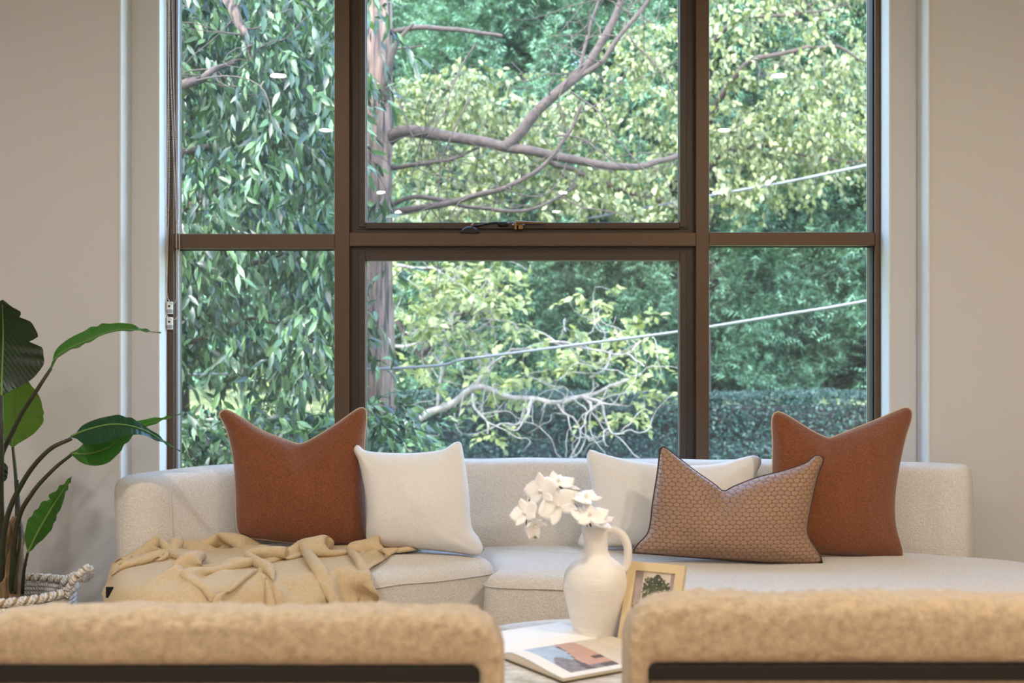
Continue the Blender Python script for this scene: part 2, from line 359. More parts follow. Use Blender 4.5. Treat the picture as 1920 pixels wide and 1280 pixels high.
# white painted corner trims of the two steps in the wall
def trim(n, label, x0, x1, y0, y1):
    struct('trim_%d' % n, label, 'trim', MB().box(x0, x1, y0, y1, 0, CEIL-0.002, 0.004), MT['trim'])
trim(1, 'white corner bead where the left wall steps back', xa-0.004, xa+0.006, Y1-0.006, Y2)
trim(2, 'white corner bead where the right wall steps back', xb-0.006, xb+0.004, Y1-0.006, Y2)
trim(3, 'white lining of the left window reveal', xc-0.005, xc+0.004, Y2-0.004, WY+0.01)
trim(4, 'white lining of the right window reveal', xd-0.004, xd+0.005, Y2-0.004, WY+0.01)
for n, x0, x1 in (('baseboard_left', XL, xa), ('baseboard_right', xb, XR)):
    struct(n, 'white baseboard along the %s part of the window wall' % n.split('_')[1], 'baseboard', MB().box(x0, x1, Y1-0.014, Y1, 0, 0.11, 0.003), MT['trim'])

# ---------------------------------------------------------------- window
win = thing('window_1', 'large bronze framed window of six panes looking onto trees', 'window', (0, WY, ZB), kind='structure')
def member(name, x0, x1, z0, z1, y0=WY, y1=4.96, mat='frame', parent=win, bev=0.0025):
    return MB().box(x0, x1, y0, y1, z0, z1, bev).build(name, MT[mat], parent)
Lj, M1a, M1b, M2a, M2b, Rj = wx(326), wx(627), wx(655), wx(1305), wx(1330), wx(1641)
member('jamb', xc+0.004, Lj, ZB, ZT); member('jamb', Rj, xd-0.004, ZB, ZT)
member('mullion', M1a, M1b, ZB, ZT); member('mullion', M2a, M2b, ZB, ZT)
SL = wz(882)
for x0, x1, zt0, zt1 in ((Lj, M1a, 466, 438), (M1b, M2a, 461, 436), (M2b, Rj, 460, 435)):
    member('transom', x0, x1, wz(zt0), wz(zt1), WY+0.002)
    member('sill_rail', x0, x1, ZB, SL, WY+0.002)
    member('head_rail', x0, x1, ZT-0.05, ZT, WY+0.002)
# thin gaskets round the four fixed side panes
def ring(name, x0, x1, z0, z1, t, y0, y1, mat, parent):
    mb = MB(); mb.box(x0, x0+t, y0, y1, z0, z1); mb.box(x1-t, x1, y0, y1, z0, z1)
    mb.box(x0+t, x1-t, y0, y1, z0, z0+t); mb.box(x0+t, x1-t, y0, y1, z1-t, z1)
    return mb.build(name, MT[mat], parent)
def pane(x0, x1, z0, z1, y, parent):
    return MB().box(x0, x1, y, y+0.006, z0, z1).build('pane', MT['glass'], parent)
for (x0, x1) in ((Lj, M1a), (M2b, Rj)):
    lo, hi = (466, 438) if x0 == Lj else (460, 435)
    for z0, z1 in ((SL, wz(lo)), (wz(hi), ZT-0.05)):
        ring('glazing_gasket', x0, x1, z0, z1, 0.004, WY+0.05, WY+0.062, 'rubber', win)
        pane(x0+0.001, x1-0.001, z0+0.001, z1-0.001, WY+0.063, win)
member('jamb_strip', Lj, Lj+0.012, SL, wz(466), WY+0.018, WY+0.05, 'bead'); member('jamb_strip', Lj, Lj+0.012, wz(438), ZT-0.05, WY+0.018, WY+0.05, 'bead')  # pale grey strip paints the jamb side's reflection of the garden
member('jamb_strip', Rj-0.006, Rj, SL, wz(460), WY+0.018, WY+0.05, 'rubber'); member('jamb_strip', Rj-0.006, Rj, wz(435), ZT-0.05, WY+0.018, WY+0.05, 'rubber')
# the two middle sashes: stepped outer frame, sash rails, pane
def sash(z0, z1):
    s = bpy.data.objects.new('sash', None); COL.objects.link(s); s.location = ((M1b+M2a)/2, WY, z0); adopt(s, win); s.matrix_parent_inverse = Matrix.Translation(win.location).inverted()
    k = WY/F
    ring('outer_frame', M1b, M2a, z0, z1, 12*k, WY+0.035, WY+0.10, 'sash', s)
    ring('frame_step', M1b+12*k, M2a-12*k, z0+8*k, z1-8*k, 4*k, WY+0.027, WY+0.09, 'sash', s)
    a, t = 16*k, 13*k
    for x0, x1 in ((M1b+a, M1b+a+t), (M2a-a-t, M2a-a)): member('stile', x0, x1, z0+11*k, z1-11*k, WY+0.018, WY+0.085, 'sash', s)
    for c0, c1 in ((z0+8*k, z0+20*k), (z1-26*k, z1-11*k)): member('rail', M1b+a+t, M2a-a-t, c0, c1, WY+0.018, WY+0.085, 'sash', s)
    ring('glazing_gasket', M1b+a+t, M2a-a-t, z0+20*k, z1-26*k, 0.0025, WY+0.045, WY+0.052, 'bead', s)
    pane(M1b+a+t+0.001, M2a-a-t-0.001, z0+20*k+0.001, z1-26*k-0.001, WY+0.053, s)
    return s
sash(SL, wz(461)); sash(wz(436), ZT-0.05)
# chain winder and cam handle on the rail of the upper sash
wd = bpy.data.objects.new('winder', None); COL.objects.link(wd); wd.location = (wx(880), WY, wz(436)); wd.parent = win; wd.matrix_parent_inverse = Matrix.Translation(win.location).inverted()
yw = WY+0.006
prof = [(math.cos(t)*0.036, math.sin(t)*0.026) for t in np.linspace(0, math.pi, 17)]
c0 = at(881, 437, yw)
V = [(c0.x+x*s_, c0.y+dy, c0.z+z*s_) for dy, s_ in ((0.012, 1.0), (-0.012, 1.0), (-0.02, 0.82)) for x, z in prof]
n_ = len(prof)
Fc = [(j*n_+i, j*n_+i+1, (j+1)*n_+i+1, (j+1)*n_+i) for j in range(2) for i in range(n_-1)] + [tuple(range(2*n_, 3*n_)), tuple(range(n_))[::-1]]
recalc(mk('winder_housing', V, Fc, MT['black'], wd, False))
MB().tube(cr([at(886, 424, yw), at(900, 422, yw), at(920, 418, yw+0.004), at(940, 417, yw+0.008)], 14), 0.0035, 8).build('winder_arm', MT['black'], wd, True)
MB().tube(cr([at(884, 430, yw), at(885, 423, yw-0.004), at(889, 421, yw-0.004)], 8), 0.006, 8).build('pivot', MT['brass'], wd, True)
MB().tube([at(933, 420, yw+0.005), at(936, 420, yw+0.005), at(950, 420, yw+0.005), at(954, 420, yw+0.005)], [0.004, 0.010, 0.010, 0.004], 12).build('chain_end', MT['black'], wd, True)
MB().tube(cr([at(968, 417, yw), at(985, 417, yw-0.008), at(1022, 418, yw-0.012)], 12), [0.008, 0.0055, 0.004], 8).build('cam_handle', MT['brass'], wd, True)
mb = MB(); p = at(970, 424, yw); mb.box(p.x-0.012, p.x-0.002, p.y-0.012, p.y+0.014, p.z-0.014, p.z+0.012, 0.002); mb.box(p.x+0.004, p.x+0.022, p.y-0.008, p.y+0.014, p.z-0.013, p.z+0.006, 0.003)
mb.tube([(p.x-0.02, p.y-0.004, p.z+0.004), (p.x+0.028, p.y-0.004, p.z+0.004)], 0.004, 8)
mb.build('handle_bracket', MT['brass'], wd)

# ---------------------------------------------------------------- blind chains
def chain(name, label, pts, clip_px, grp):
    t = thing(name, label, 'blind chain', tuple(at(clip_px[0], clip_px[1]+30, WY-0.02)), grp)
    P = cr(pts, 400); L = np.linalg.norm(np.diff(P, axis=0), axis=1).sum()
    P = even(P, int(L/0.0062))
    bm = bmesh.new(); bmesh.ops.create_icosphere(bm, subdivisions=1, radius=0.0027)
    bv = np.array([v.co[:] for v in bm.verts]); bf = np.array([[v.index for v in f.verts] for f in bm.faces]); bm.free()
    V = (P[:, None, :]+bv[None]).reshape(-1, 3); Fc = (bf[None]+np.arange(len(P))[:, None, None]*len(bv)).reshape(-1, 3)
    o = mk('bead_chain', V, Fc, MT['chain'], t)
    c = at(clip_px[0], clip_px[1], WY-0.004); h = 0.024
    cl = MB().box(c.x-0.011, c.x+0.011, c.y-0.014, c.y+0.004, c.z-h, c.z+h, 0.003).build('tensioner', MT['plastic'], t)
    MB().tube([(c.x, c.y-0.017, c.z+0.006), (c.x, c.y-0.012, c.z+0.006)], 0.004, 10).build('screw_cap', MT['black'], cl)
    MB().box(c.x-0.0115, c.x+0.0115, c.y-0.0155, c.y+0.002, c.z-h+0.004, c.z-h+0.018, 0.002).build('clip_band', MT['bead'], cl)
    return t
yc = WY-0.022
zc = CEIL-0.001
def top_(px): return Vector((wx(px, yc), yc, zc))
chain('blind_chain', 'shorter pale bead chain with white clip on the left window jamb',
      [top_(316), at(315, 60, yc), at(317, 300, yc), at(314, 480, yc), at(313, 545, yc), at(317, 564, yc), at(324, 569, yc), at(330, 563, yc), at(331, 540, yc), at(330, 400, yc), at(322, 200, yc), at(318, 40, yc), top_(319)], (319, 577), 'blind chains on the left jamb')
chain('blind_chain', 'longer pale bead chain hanging lowest on the left window jamb',
      [top_(318)+Vector((0, -0.008, 0)), at(316, 100, yc-0.008), at(311, 480, yc-0.008), at(310, 570, yc-0.008), at(314, 592, yc-0.008), at(324, 599, yc-0.008), at(334, 592, yc-0.008), at(337, 570, yc-0.008), at(335, 400, yc-0.008), at(325, 150, yc-0.008), top_(322)+Vector((0, -0.008, 0))], (319, 606), 'blind chains on the left jamb')

# ---------------------------------------------------------------- downlights
def downlight(x, y, label):
    t = thing('downlight', label, 'ceiling light', (x, y, CEIL-0.012), 'recessed downlights')
    mk('bezel', *lathe([(0.050, -0.004), (0.062, -0.004), (0.066, 0.0), (0.066, 0.011), (0.050, 0.011)], (x, y, CEIL-0.012), 28, False), MT['trim'], t)
    V, Fc = lathe([(0.0495, 0.004), (0.0495, 0.008)], (x, y, CEIL-0.012), 28)
    mk('lens', V, Fc, MT['glow'], t, False)
    ld = bpy.data.lights.new('downlight_lamp', 'AREA'); ld.shape = 'DISK'; ld.size = 0.09; ld.energy = DOWNLIGHT_W*(1.0 if x < 1.0 else 1.35); ld.color = DOWNLIGHT_COL if x < 1.0 else (1.0, 0.85, 0.67)
    lo = bpy.data.objects.new('downlight_lamp', ld); COL.objects.link(lo); lo.location = (0, 0, -0.006); lo.parent = t
rows = [('nearest the window', 2.25), ('in the second row from the window', 0.3), ('in the middle row', -1.7), ('in the fourth row from the window', -3.7), ('in the row by the back wall', -5.7)]
cols = [('left', -1.42), ('middle', 0.55), ('right', 1.62)]
for rn, y in rows:
    for cn, x in cols:
        if cn == 'middle' and y > -3: continue
        downlight(x if y > -3 else x+(0.6 if cn == 'right' else 0.0), y, 'white recessed downlight, %s one %s' % (cn, rn))

# ================================================================ SOFA
rs = np.random.RandomState(11)
def nz(p, s, seed=0.0): return noise.noise(Vector((p[0]*s+seed, p[1]*s+seed*1.7, p[2]*s-seed)))
sofa = thing('sofa', 'long cream boucle sofa with low curved back under the window', 'sofa', (0.1, 4.1, 0))
def poly_normals(P):
    T = np.roll(P, -1, 0)-np.roll(P, 1, 0); T /= np.linalg.norm(T, axis=1)[:, None]
    N = np.stack([T[:, 1], -T[:, 0]], 1)
    A = 0.5*np.sum(P[:, 0]*np.roll(P[:, 1], -1)-np.roll(P[:, 0], -1)*P[:, 1])
    return N if A > 0 else -N
def seat(name, ctrl, ztop, bulge, r=0.055, zb=0.10, amp=0.004):
    P = even(np.vstack([cr(ctrl, 400, True), cr(ctrl, 400, True)[:1]]), 161)[:-1]
    N = poly_normals(P); c = P.mean(0); rings = []
    for ins, z in ((0.05, zb), (0.012, zb+0.012), (0.0, zb+0.05), (-0.006, (zb+ztop)/2), (0.0, ztop-r)):
        rings.append(np.c_[P-N*ins, np.full(len(P), z)])
    for t in np.linspace(0.2, 1.0, 6):
        a = t*math.pi/2; rings.append(np.c_[P-N*(r*(1-math.cos(a))), np.full(len(P), ztop-r+r*math.sin(a))])
    Q = P-N*r
    for s in (0.93, 0.85, 0.74, 0.62, 0.5, 0.38, 0.25, 0.12, 0.02):
        rings.append(np.c_[c+(Q-c)*s, np.full(len(P), ztop+bulge*(1-s*s))])
    V = np.vstack(rings); n = len(P)
    V[:, 2] += np.array([amp*nz(v, 7, 3.0) for v in V])*(V[:, 2] > zb+0.05)
    Fc = [(i*n+k, i*n+(k+1) % n, (i+1)*n+(k+1) % n, (i+1)*n+k) for i in range(len(rings)-1) for k in range(n)]
    Fc.append(tuple(range((len(rings)-1)*n, len(rings)*n))); Fc.append(tuple(range(n))[::-1])
    o = recalc(mk(name, V, Fc, MT['sofa_boucle'], sofa))
    pts = np.c_[P+N*0.001, np.full(n, ztop-r*0.75)]
    pts[:, 2] += np.array([amp*nz(v, 7, 3.0) for v in pts])
    recalc(MB().tube(pts, 0.0024, 6, True).build('seam', MT['sofa_boucle'], o, True))
    return o, P
ZL, ZR = 0.445, 0.435
LEFT = [(-1.255, 3.98), (-1.05, 4.20), (-0.70, 4.33), (-0.36, 4.40), (-0.17, 4.36), (-0.095, 4.16), (-0.055, 4.04), (-0.12, 3.96), (-0.37, 3.80), (-0.63, 3.62), (-0.83, 3.48), (-0.99, 3.43), (-1.12, 3.52), (-1.215, 3.76)]
RIGHT = [(-0.150, 4.36), (0.20, 4.42), (0.60, 4.38), (1.05, 4.32), (1.42, 4.24), (1.68, 4.06), (1.86, 3.75), (1.84, 3.38), (1.62, 3.14), (1.25, 3.12), (0.85, 3.32), (0.42, 3.64), (0.15, 3.79), (-0.02, 3.82), (-0.085, 3.87), (-0.055, 4.02), (-0.095, 4.18)]
_, PL = seat('left_seat', LEFT, ZL, 0.026)
tag(_, 'rounded left seat of the sofa'); o_, PR = seat('chaise_seat', RIGHT, ZR, 0.012); tag(o_, 'broad right chaise seat of the sofa')
# backrest: swept rounded slab along a gently curved line
BP = even(cr([(-1.255, 3.985), (-1.05, 4.235), (-0.75, 4.405), (-0.42, 4.500), (-0.05, 4.525), (0.4, 4.515), (0.9, 4.475), (1.30, 4.415), (1.615, 4.35)], 300), 121)
T = np.gradient(BP, axis=0); T /= np.linalg.norm(T, axis=1)[:, None]; NB = np.stack([T[:, 1], -T[:, 0]], 1)     # front normal
S = np.r_[0, np.cumsum(np.linalg.norm(np.diff(BP, axis=0), axis=1))]; Ltot = S[-1]
ht, zt, zb_ = 0.095, 0.722, 0.10
V = []; rp = 26
for i in range(len(BP)):
    e = min(S[i], Ltot-S[i])
    cap = 0.10 if S[i] < Ltot/2 else 0.05
    q = min(1.0, e/cap); k = math.sqrt(max(0.0, 1-(1-q)**2))
    k = 0.12+0.88*k
    zt_i = zt-(0.045 if S[i] < Ltot/2 else 0.015)*(1-k)
    # the left end of the back swells and slopes down a little
    sl = max(0.0, 1-S[i]/0.45); zt_i -= 0.012*sl*sl
    zc_, hz = (zt_i+zb_)/2, (zt_i-zb_)/2
    for j in range(rp):
        a = 2*math.pi*j/rp; ca, sa = math.cos(a), math.sin(a)
        d = math.copysign(abs(ca)**0.42, ca); z = math.copysign(abs(sa)**0.18, sa)
        zz = zc_+hz*z
        lean = 0.05*(0.55-zz)/0.5                    # face leans back
        dd = ht*k*d+lean*0.8
        V.append((BP[i][0]+NB[i][0]*dd, BP[i][1]+NB[i][1]*dd, zz))
n = len(BP)
Fc = [(i*rp+j, i*rp+(j+1) % rp, (i+1)*rp+(j+1) % rp, (i+1)*rp+j) for i in range(n-1) for j in range(rp)]
Fc.append(tuple(range(rp))[::-1]); Fc.append(tuple(range((n-1)*rp, n*rp)))
V = [(v[0], v[1]+0.004*nz(v, 6, 1.0), v[2]+0.004*nz(v, 6, 5.0)) for v in V]
bk = recalc(mk('backrest', V, Fc, MT['sofa_boucle'], sofa))
sm = bk.modifiers.new('smooth', 'SUBSURF'); sm.levels = 1; sm.render_levels = 1
# upright seam near the left end of the back
i0 = int(np.argmin(abs(S-0.115)))
pts = [(BP[i0][0]+NB[i0][0]*(ht+0.05*(0.55-z)/0.5*0.8+0.001), BP[i0][1]+NB[i0][1]*(ht+0.05*(0.55-z)/0.5*0.8+0.001), z) for z in np.linspace(0.2, 0.665, 14)]
MB().tube(pts, 0.003, 6).build('seam', MT['sofa_boucle'], bk, True)
c = at(205, 1110, 3.62)
MB().box(c.x-0.010, c.x+0.012, c.y-0.002, c.y+0.002, c.z-0.016, c.z+0.016, 0.001).build('brand_tag', MT['tag_black'], sofa)
for (x, y) in ((-1.1, 3.55), (-1.05, 4.1), (-0.2, 4.0), (0.05, 3.85), (1.5, 3.4), (1.35, 4.1), (-0.1, 4.35)):
    MB().lathe([(0.022, 0.0), (0.03, 0.104)], (x, y, 0), 14).build('leg', MT['black'], sofa, True)

# ================================================================ THROW (cloth settled on the seat)
def sdf(P, Q):
    """signed distance of plan points Q to closed outline P, outward direction"""
    A = P; B = np.roll(P, -1, 0); d = B-A
    q = Q[:, None, :]-A[None]; t = np.clip((q*d).sum(-1)/(d*d).sum(-1), 0, 1)
    v = q-t[..., None]*d; dist2 = (v*v).sum(-1); k = dist2.argmin(1); ar = np.arange(len(Q))
    dist = np.sqrt(dist2[ar, k]); vec = v[ar, k]/(dist[:, None]+1e-9)
    c = ((A[None, :, 1] > Q[:, None, 1]) != (B[None, :, 1] > Q[:, None, 1])) & (Q[:, None, 0] < (B[None, :, 0]-A[None, :, 0])*(Q[:, None, 1]-A[None, :, 1])/(B[None, :, 1]-A[None, :, 1]+1e-12)+A[None, :, 0])
    ins = c.sum(1) % 2 == 1
    return np.where(ins, -dist, dist), np.where(ins[:, None], -vec, vec)
def settle():
    nu, nv = 66, 60
    u, v = np.meshgrid(np.linspace(0, 1, nu), np.linspace(0, 1, nv), indexing='ij')
    # plan: a loose heap from the left side over the front corner, with a tail to the right at the back
    q = u*1.15+0.75*v; f1 = 2*math.pi*(q*4.2+0.35*np.sin(4.3*v+1.0)+0.25*np.sin(7*u))
    f2 = 2*math.pi*((0.9*u-1.1*v)*2.2+0.3*np.sin(5*u+2))
    am = 0.055*(0.55+0.45*np.sin(5*u+3*v+0.7))
    X = -1.17+u*(0.68+0.22*np.clip(v-0.55, 0, 1)/0.45)+0.05*np.sin(v*3.0)*(1-u)-0.04*v
    Y = 3.20+v*(0.99-0.04*u)+0.12*u*(1-v)
    Z = 0.53+am*np.sin(f1)+0.022*np.sin(f2)
    X = X+0.035*np.cos(f1)*am/0.055; Y = Y+0.025*np.cos(f1)
    P = np.stack([X, Y, Z], -1); prev = P.copy()
    ru, rv = 1.45/(nu-1), 1.45/(nv-1); dg = math.hypot(ru, rv)
    def con(a, b, rest, k):
        d = P[b]-P[a]; l = np.linalg.norm(d, axis=-1, keepdims=True)+1e-9
        c = d*((l-rest)/l*0.5*k); P[a] += c; P[b] -= c
    sl = slice
    cons = []
    for o in (0, 1):
        m_ = (nu-1-o)//2*2
        cons.append(((sl(o, o+m_, 2), sl(None)), (sl(o+1, o+m_+1, 2), sl(None)), ru, 1.0))
        m_ = (nv-1-o)//2*2
        cons.append(((sl(None), sl(o, o+m_, 2)), (sl(None), sl(o+1, o+m_+1, 2)), rv, 1.0))
    for o in (0, 1):
        m_ = (nu-1-o)//2*2
        cons.append(((sl(o, o+m_, 2), sl(0, nv-1)), (sl(o+1, o+m_+1, 2), sl(1, nv)), dg, 0.35))
        cons.append(((sl(o, o+m_, 2), sl(1, nv)), (sl(o+1, o+m_+1, 2), sl(0, nv-1)), dg, 0.35))
    for o in range(4):
        m_ = (nu-o-2-1)//4*4+1
        cons.append(((sl(o, o+m_, 4), sl(None)), (sl(o+2, o+2+m_, 4), sl(None)), 2*ru, 0.45))
        m_ = (nv-o-2-1)//4*4+1
        cons.append(((sl(None), sl(o, o+m_, 4)), (sl(None), sl(o+2, o+2+m_, 4)), 2*rv, 0.45))
    r, th = 0.055, 0.011
    cen = PL.mean(0)
    for step in range(90):
        vel = (P-prev)*0.93; vel[..., 2] -= 9.8*0.00018
        prev = P.copy(); P += np.clip(vel, -0.02, 0.02)
        for it in range(7):
            for a, b, rest, k in cons: con(a, b, rest, k)
        f = P.reshape(-1, 3)
        sd_, nn = sdf(PL, f[:, :2])
        s2 = np.clip(-sd_/0.45, 0, 1); ztop = ZL+0.022*(1-(1-s2)**2)+th
        e = np.clip(r+sd_, 0, r)                       # how far into the rounded edge
        zs = ztop-r+np.sqrt(np.maximum(r*r-e*e, 0))
        inside = sd_ < th
        top = inside & (f[:, 2] < zs) & (f[:, 2] > zs-0.07)
        side = inside & (f[:, 2] <= zs-0.07)
        pr = prev.reshape(-1, 3)
        f[top, 2] = zs[top]; pr[top] = f[top]
        f[side, :2] += nn[side]*(th-sd_[side])[:, None]; pr[side] = pr[side]*0.5+f[side]*0.5
        f[:, 2] = np.maximum(f[:, 2], 0.012)
        back = np.interp(f[:, 0], BP[:, 0], BP[:, 1])-0.135
        f[:, 1] = np.minimum(f[:, 1], np.where(f[:, 0] > -1.2, back, 9))
        P = f.reshape(nu, nv, 3); prev = pr.reshape(nu, nv, 3)
    return P
CP = settle(); nu, nv = CP.shape[:2]
Fc = [(i*nv+j, (i+1)*nv+j, (i+1)*nv+j+1, i*nv+j+1) for i in range(nu-1) for j in range(nv-1)]
th = mk('throw_blanket', CP.reshape(-1, 3), Fc, MT['muslin'])
tag(th, 'crumpled mustard beige muslin throw draped over the left end of the sofa', 'blanket')
mo = th.modifiers.new('thick', 'SOLIDIFY'); mo.thickness = 0.004; mo.offset = 0
mo = th.modifiers.new('smooth', 'SUBSURF'); mo.levels = 1; mo.render_levels = 1

# ================================================================ CUSHIONS
CAM = Vector((0, 0, CH))
def cushion(name, label, group, mat, bottom, top, left, right, base, Y0, lean, yaw, thick, notch=None, chop=0.5, piping=None, pipe_r=0.003, wr=0.006, seed=1.0, N=44):
    """outline given by its four edges; lies in a leaning plane and swells to both sides"""
    t = thing(name, label, 'cushion', (0, 0, 0), group)
    P0 = at(base[0], base[1], Y0); t.location = P0
    la, ya = math.radians(lean), math.radians(yaw)
    nrm = Vector((math.sin(ya)*math.cos(la), -math.cos(ya)*math.cos(la), math.sin(la)))
    def up(p):
        d = Vector(((p[0]-960)/F, 1.0, -(p[1]-640)/F)); k = (P0-CAM).dot(nrm)/d.dot(nrm); return CAM+d*k
    E = [even(cr([up(p) for p in e], 200), N+1) for e in (bottom, top, left, right)]
    B_, T_, L_, R_ = E
    g = np.zeros((N+1, N+1, 3)); H = np.zeros((N+1, N+1))
    for i in range(N+1):
        u = i/N
        for j in range(N+1):
            v = j/N
            g[i, j] = (1-v)*B_[i]+v*T_[i]+(1-u)*L_[j]+u*R_[j]-((1-u)*(1-v)*B_[0]+u*(1-v)*B_[-1]+(1-u)*v*T_[0]+u*v*T_[-1])
            a, b = 1-(2*u-1)**2, 1-(2*v-1)**2
            h = thick/2*max(0, a*b)**0.45*(1.12-0.25*v)
            if notch is not None:
                h *= 1-chop*math.exp(-((u-notch)/0.10)**2)*max(0, min(1, (v-0.50)/0.5))**1.3
            edge = max(0, a*b)**0.4
            w_ = wr*edge*(noise.noise(Vector((u*3.2+seed, v*3.2, seed)))+0.6*noise.noise(Vector((u*8+seed, v*5, seed*2))))
            # pull lines running in from the corners
            for cu, cv in ((0, 0), (1, 0), (0, 1), (1, 1)):
                du, dv = u-cu, v-cv; rr = math.hypot(du, dv)
                if rr < 0.45 and rr > 0.01:
                    w_ += wr*0.6*math.sin(9*math.atan2(abs(dv), abs(du))+seed)*(1-rr/0.45)*edge
            H[i, j] = max(h+w_, 0.0) if 0 < i < N and 0 < j < N else 0.0
    nn = np.array(nrm); V = []; Fc = []
    fr = g+H[..., None]*nn; bk_ = g-0.85*H[..., None]*nn
    V = np.vstack([fr.reshape(-1, 3), bk_.reshape(-1, 3)]); m_ = (N+1)**2
    for i in range(N):
        for j in range(N):
            q = (i*(N+1)+j, (i+1)*(N+1)+j, (i+1)*(N+1)+j+1, i*(N+1)+j+1)
            Fc.append(q); Fc.append(tuple(k+m_ for k in q[::-1]))
    o = weld(mk('cover', V, Fc, MT[mat], t))
    if piping:
        loop = np.vstack([B_[:-1], R_[:-1], T_[::-1][:-1], L_[::-1][:-1]])
        MB().tube(loop, pipe_r, 6, True).build('piping', MT[piping], t, True)
    return t
cushion('rust_cushion', 'rust brown wool cushion standing on the throw at the left', 'rust wool cushions', 'rust_wool',
    [(455, 1006), (520, 1014), (580, 1019), (640, 1022), (690, 1018)],
    [(414, 772), (424, 768), (445, 778), (490, 806), (540, 826), (563, 832), (590, 820), (630, 795), (665, 770), (678, 764), (686, 768)],
    [(455, 1006), (444, 985), (441, 900), (436, 850), (425, 805), (412, 780), (414, 772)],
    [(690, 1018), (686, 985), (684, 930), (682, 870), (684, 820), (687, 785), (686, 768)], (572, 1018), 4.14, 9, 4, 0.19, 0.56, 0.4, 'piping_cream', 0.0026, 0.008, 1.3)
cushion('white_cushion', 'white fleece cushion leaning beside the left rust cushion', 'white fleece cushions', 'white_fleece',
    [(690, 1022), (730, 1028), (790, 1030), (850, 1036), (895, 1042), (908, 1030)],
    [(664, 836), (672, 834), (688, 845), (740, 849), (790, 848), (830, 842), (852, 829), (862, 828), (866, 834)],
    [(690, 1022), (686, 1000), (688, 950), (680, 900), (672, 865), (663, 845), (664, 836)],
    [(908, 1030), (898, 1008), (884, 985), (880, 930), (874, 880), (869, 850), (866, 834)], (795, 1033), 4.07, 12, -4, 0.19, None, 0, None, 0, 0.008, 4.1)
cushion('white_cushion', 'white fleece cushion behind the scale patterned brown one', 'white fleece cushions', 'white_fleece',
    [(1083, 1018), (1095, 1024), (1180, 1026), (1300, 1028), (1400, 1028), (1412, 1020)],
    [(1101, 848), (1107, 842), (1130, 850), (1180, 862), (1260, 872), (1340, 870), (1390, 858), (1415, 853), (1427, 860)],
    [(1083, 1018), (1090, 1000), (1108, 970), (1110, 920), (1104, 880), (1100, 860), (1101, 848)],
    [(1412, 1020), (1408, 990), (1408, 950), (1412, 910), (1420, 885), (1427, 870), (1427, 860)], (1250, 1026), 4.235, 10, 0, 0.17, None, 0, None, 0, 0.006, 6.7)
cushion('rust_cushion', 'rust brown wool cushion at the right end of the sofa', 'rust wool cushions', 'rust_wool',
    [(1440, 1040), (1500, 1038), (1570, 1042), (1640, 1046), (1692, 1048)],
    [(1449, 780), (1456, 772), (1475, 778), (1520, 806), (1550, 820), (1562, 819), (1590, 808), (1640, 788), (1690, 766), (1702, 764), (1709, 770)],
    [(1440, 1040), (1442, 1000), (1445, 940), (1448, 880), (1449, 830), (1447, 795), (1449, 780)],
    [(1692, 1048), (1692, 1030), (1678, 985), (1676, 930), (1684, 880), (1698, 820), (1709, 785), (1709, 770)], (1566, 1044), 4.11, 11, 8, 0.19, 0.42, 0.45, 'piping_cream', 0.0026, 0.008, 9.2)
cushion('scale_cushion', 'wide taupe brown cushion with embossed scale pattern in front', None, 'scale_jacquard',
    [(1186, 1036), (1230, 1039), (1320, 1046), (1430, 1054), (1510, 1057), (1542, 1055)],
    [(1237, 842), (1244, 837), (1260, 848), (1300, 880), (1340, 908), (1357, 921), (1375, 912), (1420, 895), (1470, 882), (1510, 868), (1530, 853), (1544, 858)],
    [(1186, 1036), (1196, 1020), (1216, 995), (1224, 940), (1232, 890), (1236, 855), (1237, 842)],
    [(1542, 1055), (1536, 1038), (1518, 1010), (1514, 985), (1524, 930), (1534, 890), (1543, 868), (1544, 858)], (1364, 1048), 3.965, 13, -2, 0.17, 0.40, 0.5, 'piping_brown', 0.0026, 0.006, 3.3)

# ================================================================ COFFEE TABLE
TZ = 0.40; TC = (0.20, 3.00)
tb = thing('coffee_table', 'round pale stone coffee table between the armchairs and the sofa', 'coffee table', (TC[0], TC[1], 0))
mk('table_top', *lathe([(0.34, -0.035), (0.372, -0.033), (0.38, -0.025), (0.38, -0.008), (0.372, 0.0), (0.30, 0.0), (0.15, 0.0), (0.02, 0.0)], (TC[0], TC[1], TZ), 72), MT['stone'], tb, False)
mk('pedestal', *lathe([(0.20, 0.0), (0.20, 0.02), (0.11, 0.06), (0.10, 0.2), (0.12, 0.33), (0.16, 0.366)], (TC[0], TC[1], 0), 40), MT['stone'], tb)

# ---------------------------------------------------------------- vase
VC = at(1117, 1190, 3.175); vx, vy = VC.x, VC.y; k = 3.175/F
va = thing('jug_vase', 'matt white ceramic jug vase with one handle on the coffee table', 'vase', (vx, vy, TZ))
rows_ = [(985, 25), (992, 27), (1000, 25), (1012, 23), (1030, 23), (1038, 25), (1046, 32), (1056, 46), (1068, 55), (1082, 60), (1096, 61), (1112, 59), (1130, 55), (1150, 50), (1170, 45), (1190, 41), (1197, 39)]
zb0 = TZ
def rz(py): return max(zb0, CH-(py-640)*k)
prof = [(r*k, rz(py)-zb0) for py, r in rows_[::-1]]
prof[0] = (prof[0][0], 0.0005)
inner = [(23.0*k, rz(985)-zb0+0.001), (20*k, rz(990)-zb0), (19*k, rz(1010)-zb0), (19*k, rz(1036)-zb0), (30*k, rz(1056)-zb0), (54*k, rz(1085)-zb0), (50*k, rz(1130)-zb0), (36*k, 0.012)]
pr_ = cr([(a, b, 0) for a, b in prof], 60)[:, :2].tolist()+inner
mk('vase_body', *lathe(pr_, (vx, vy, zb0), 56), MT['ceramic'], va)
def vp(px, py): return (vx+(px-1117)*k, vy-0.01, CH-(py-640)*k)
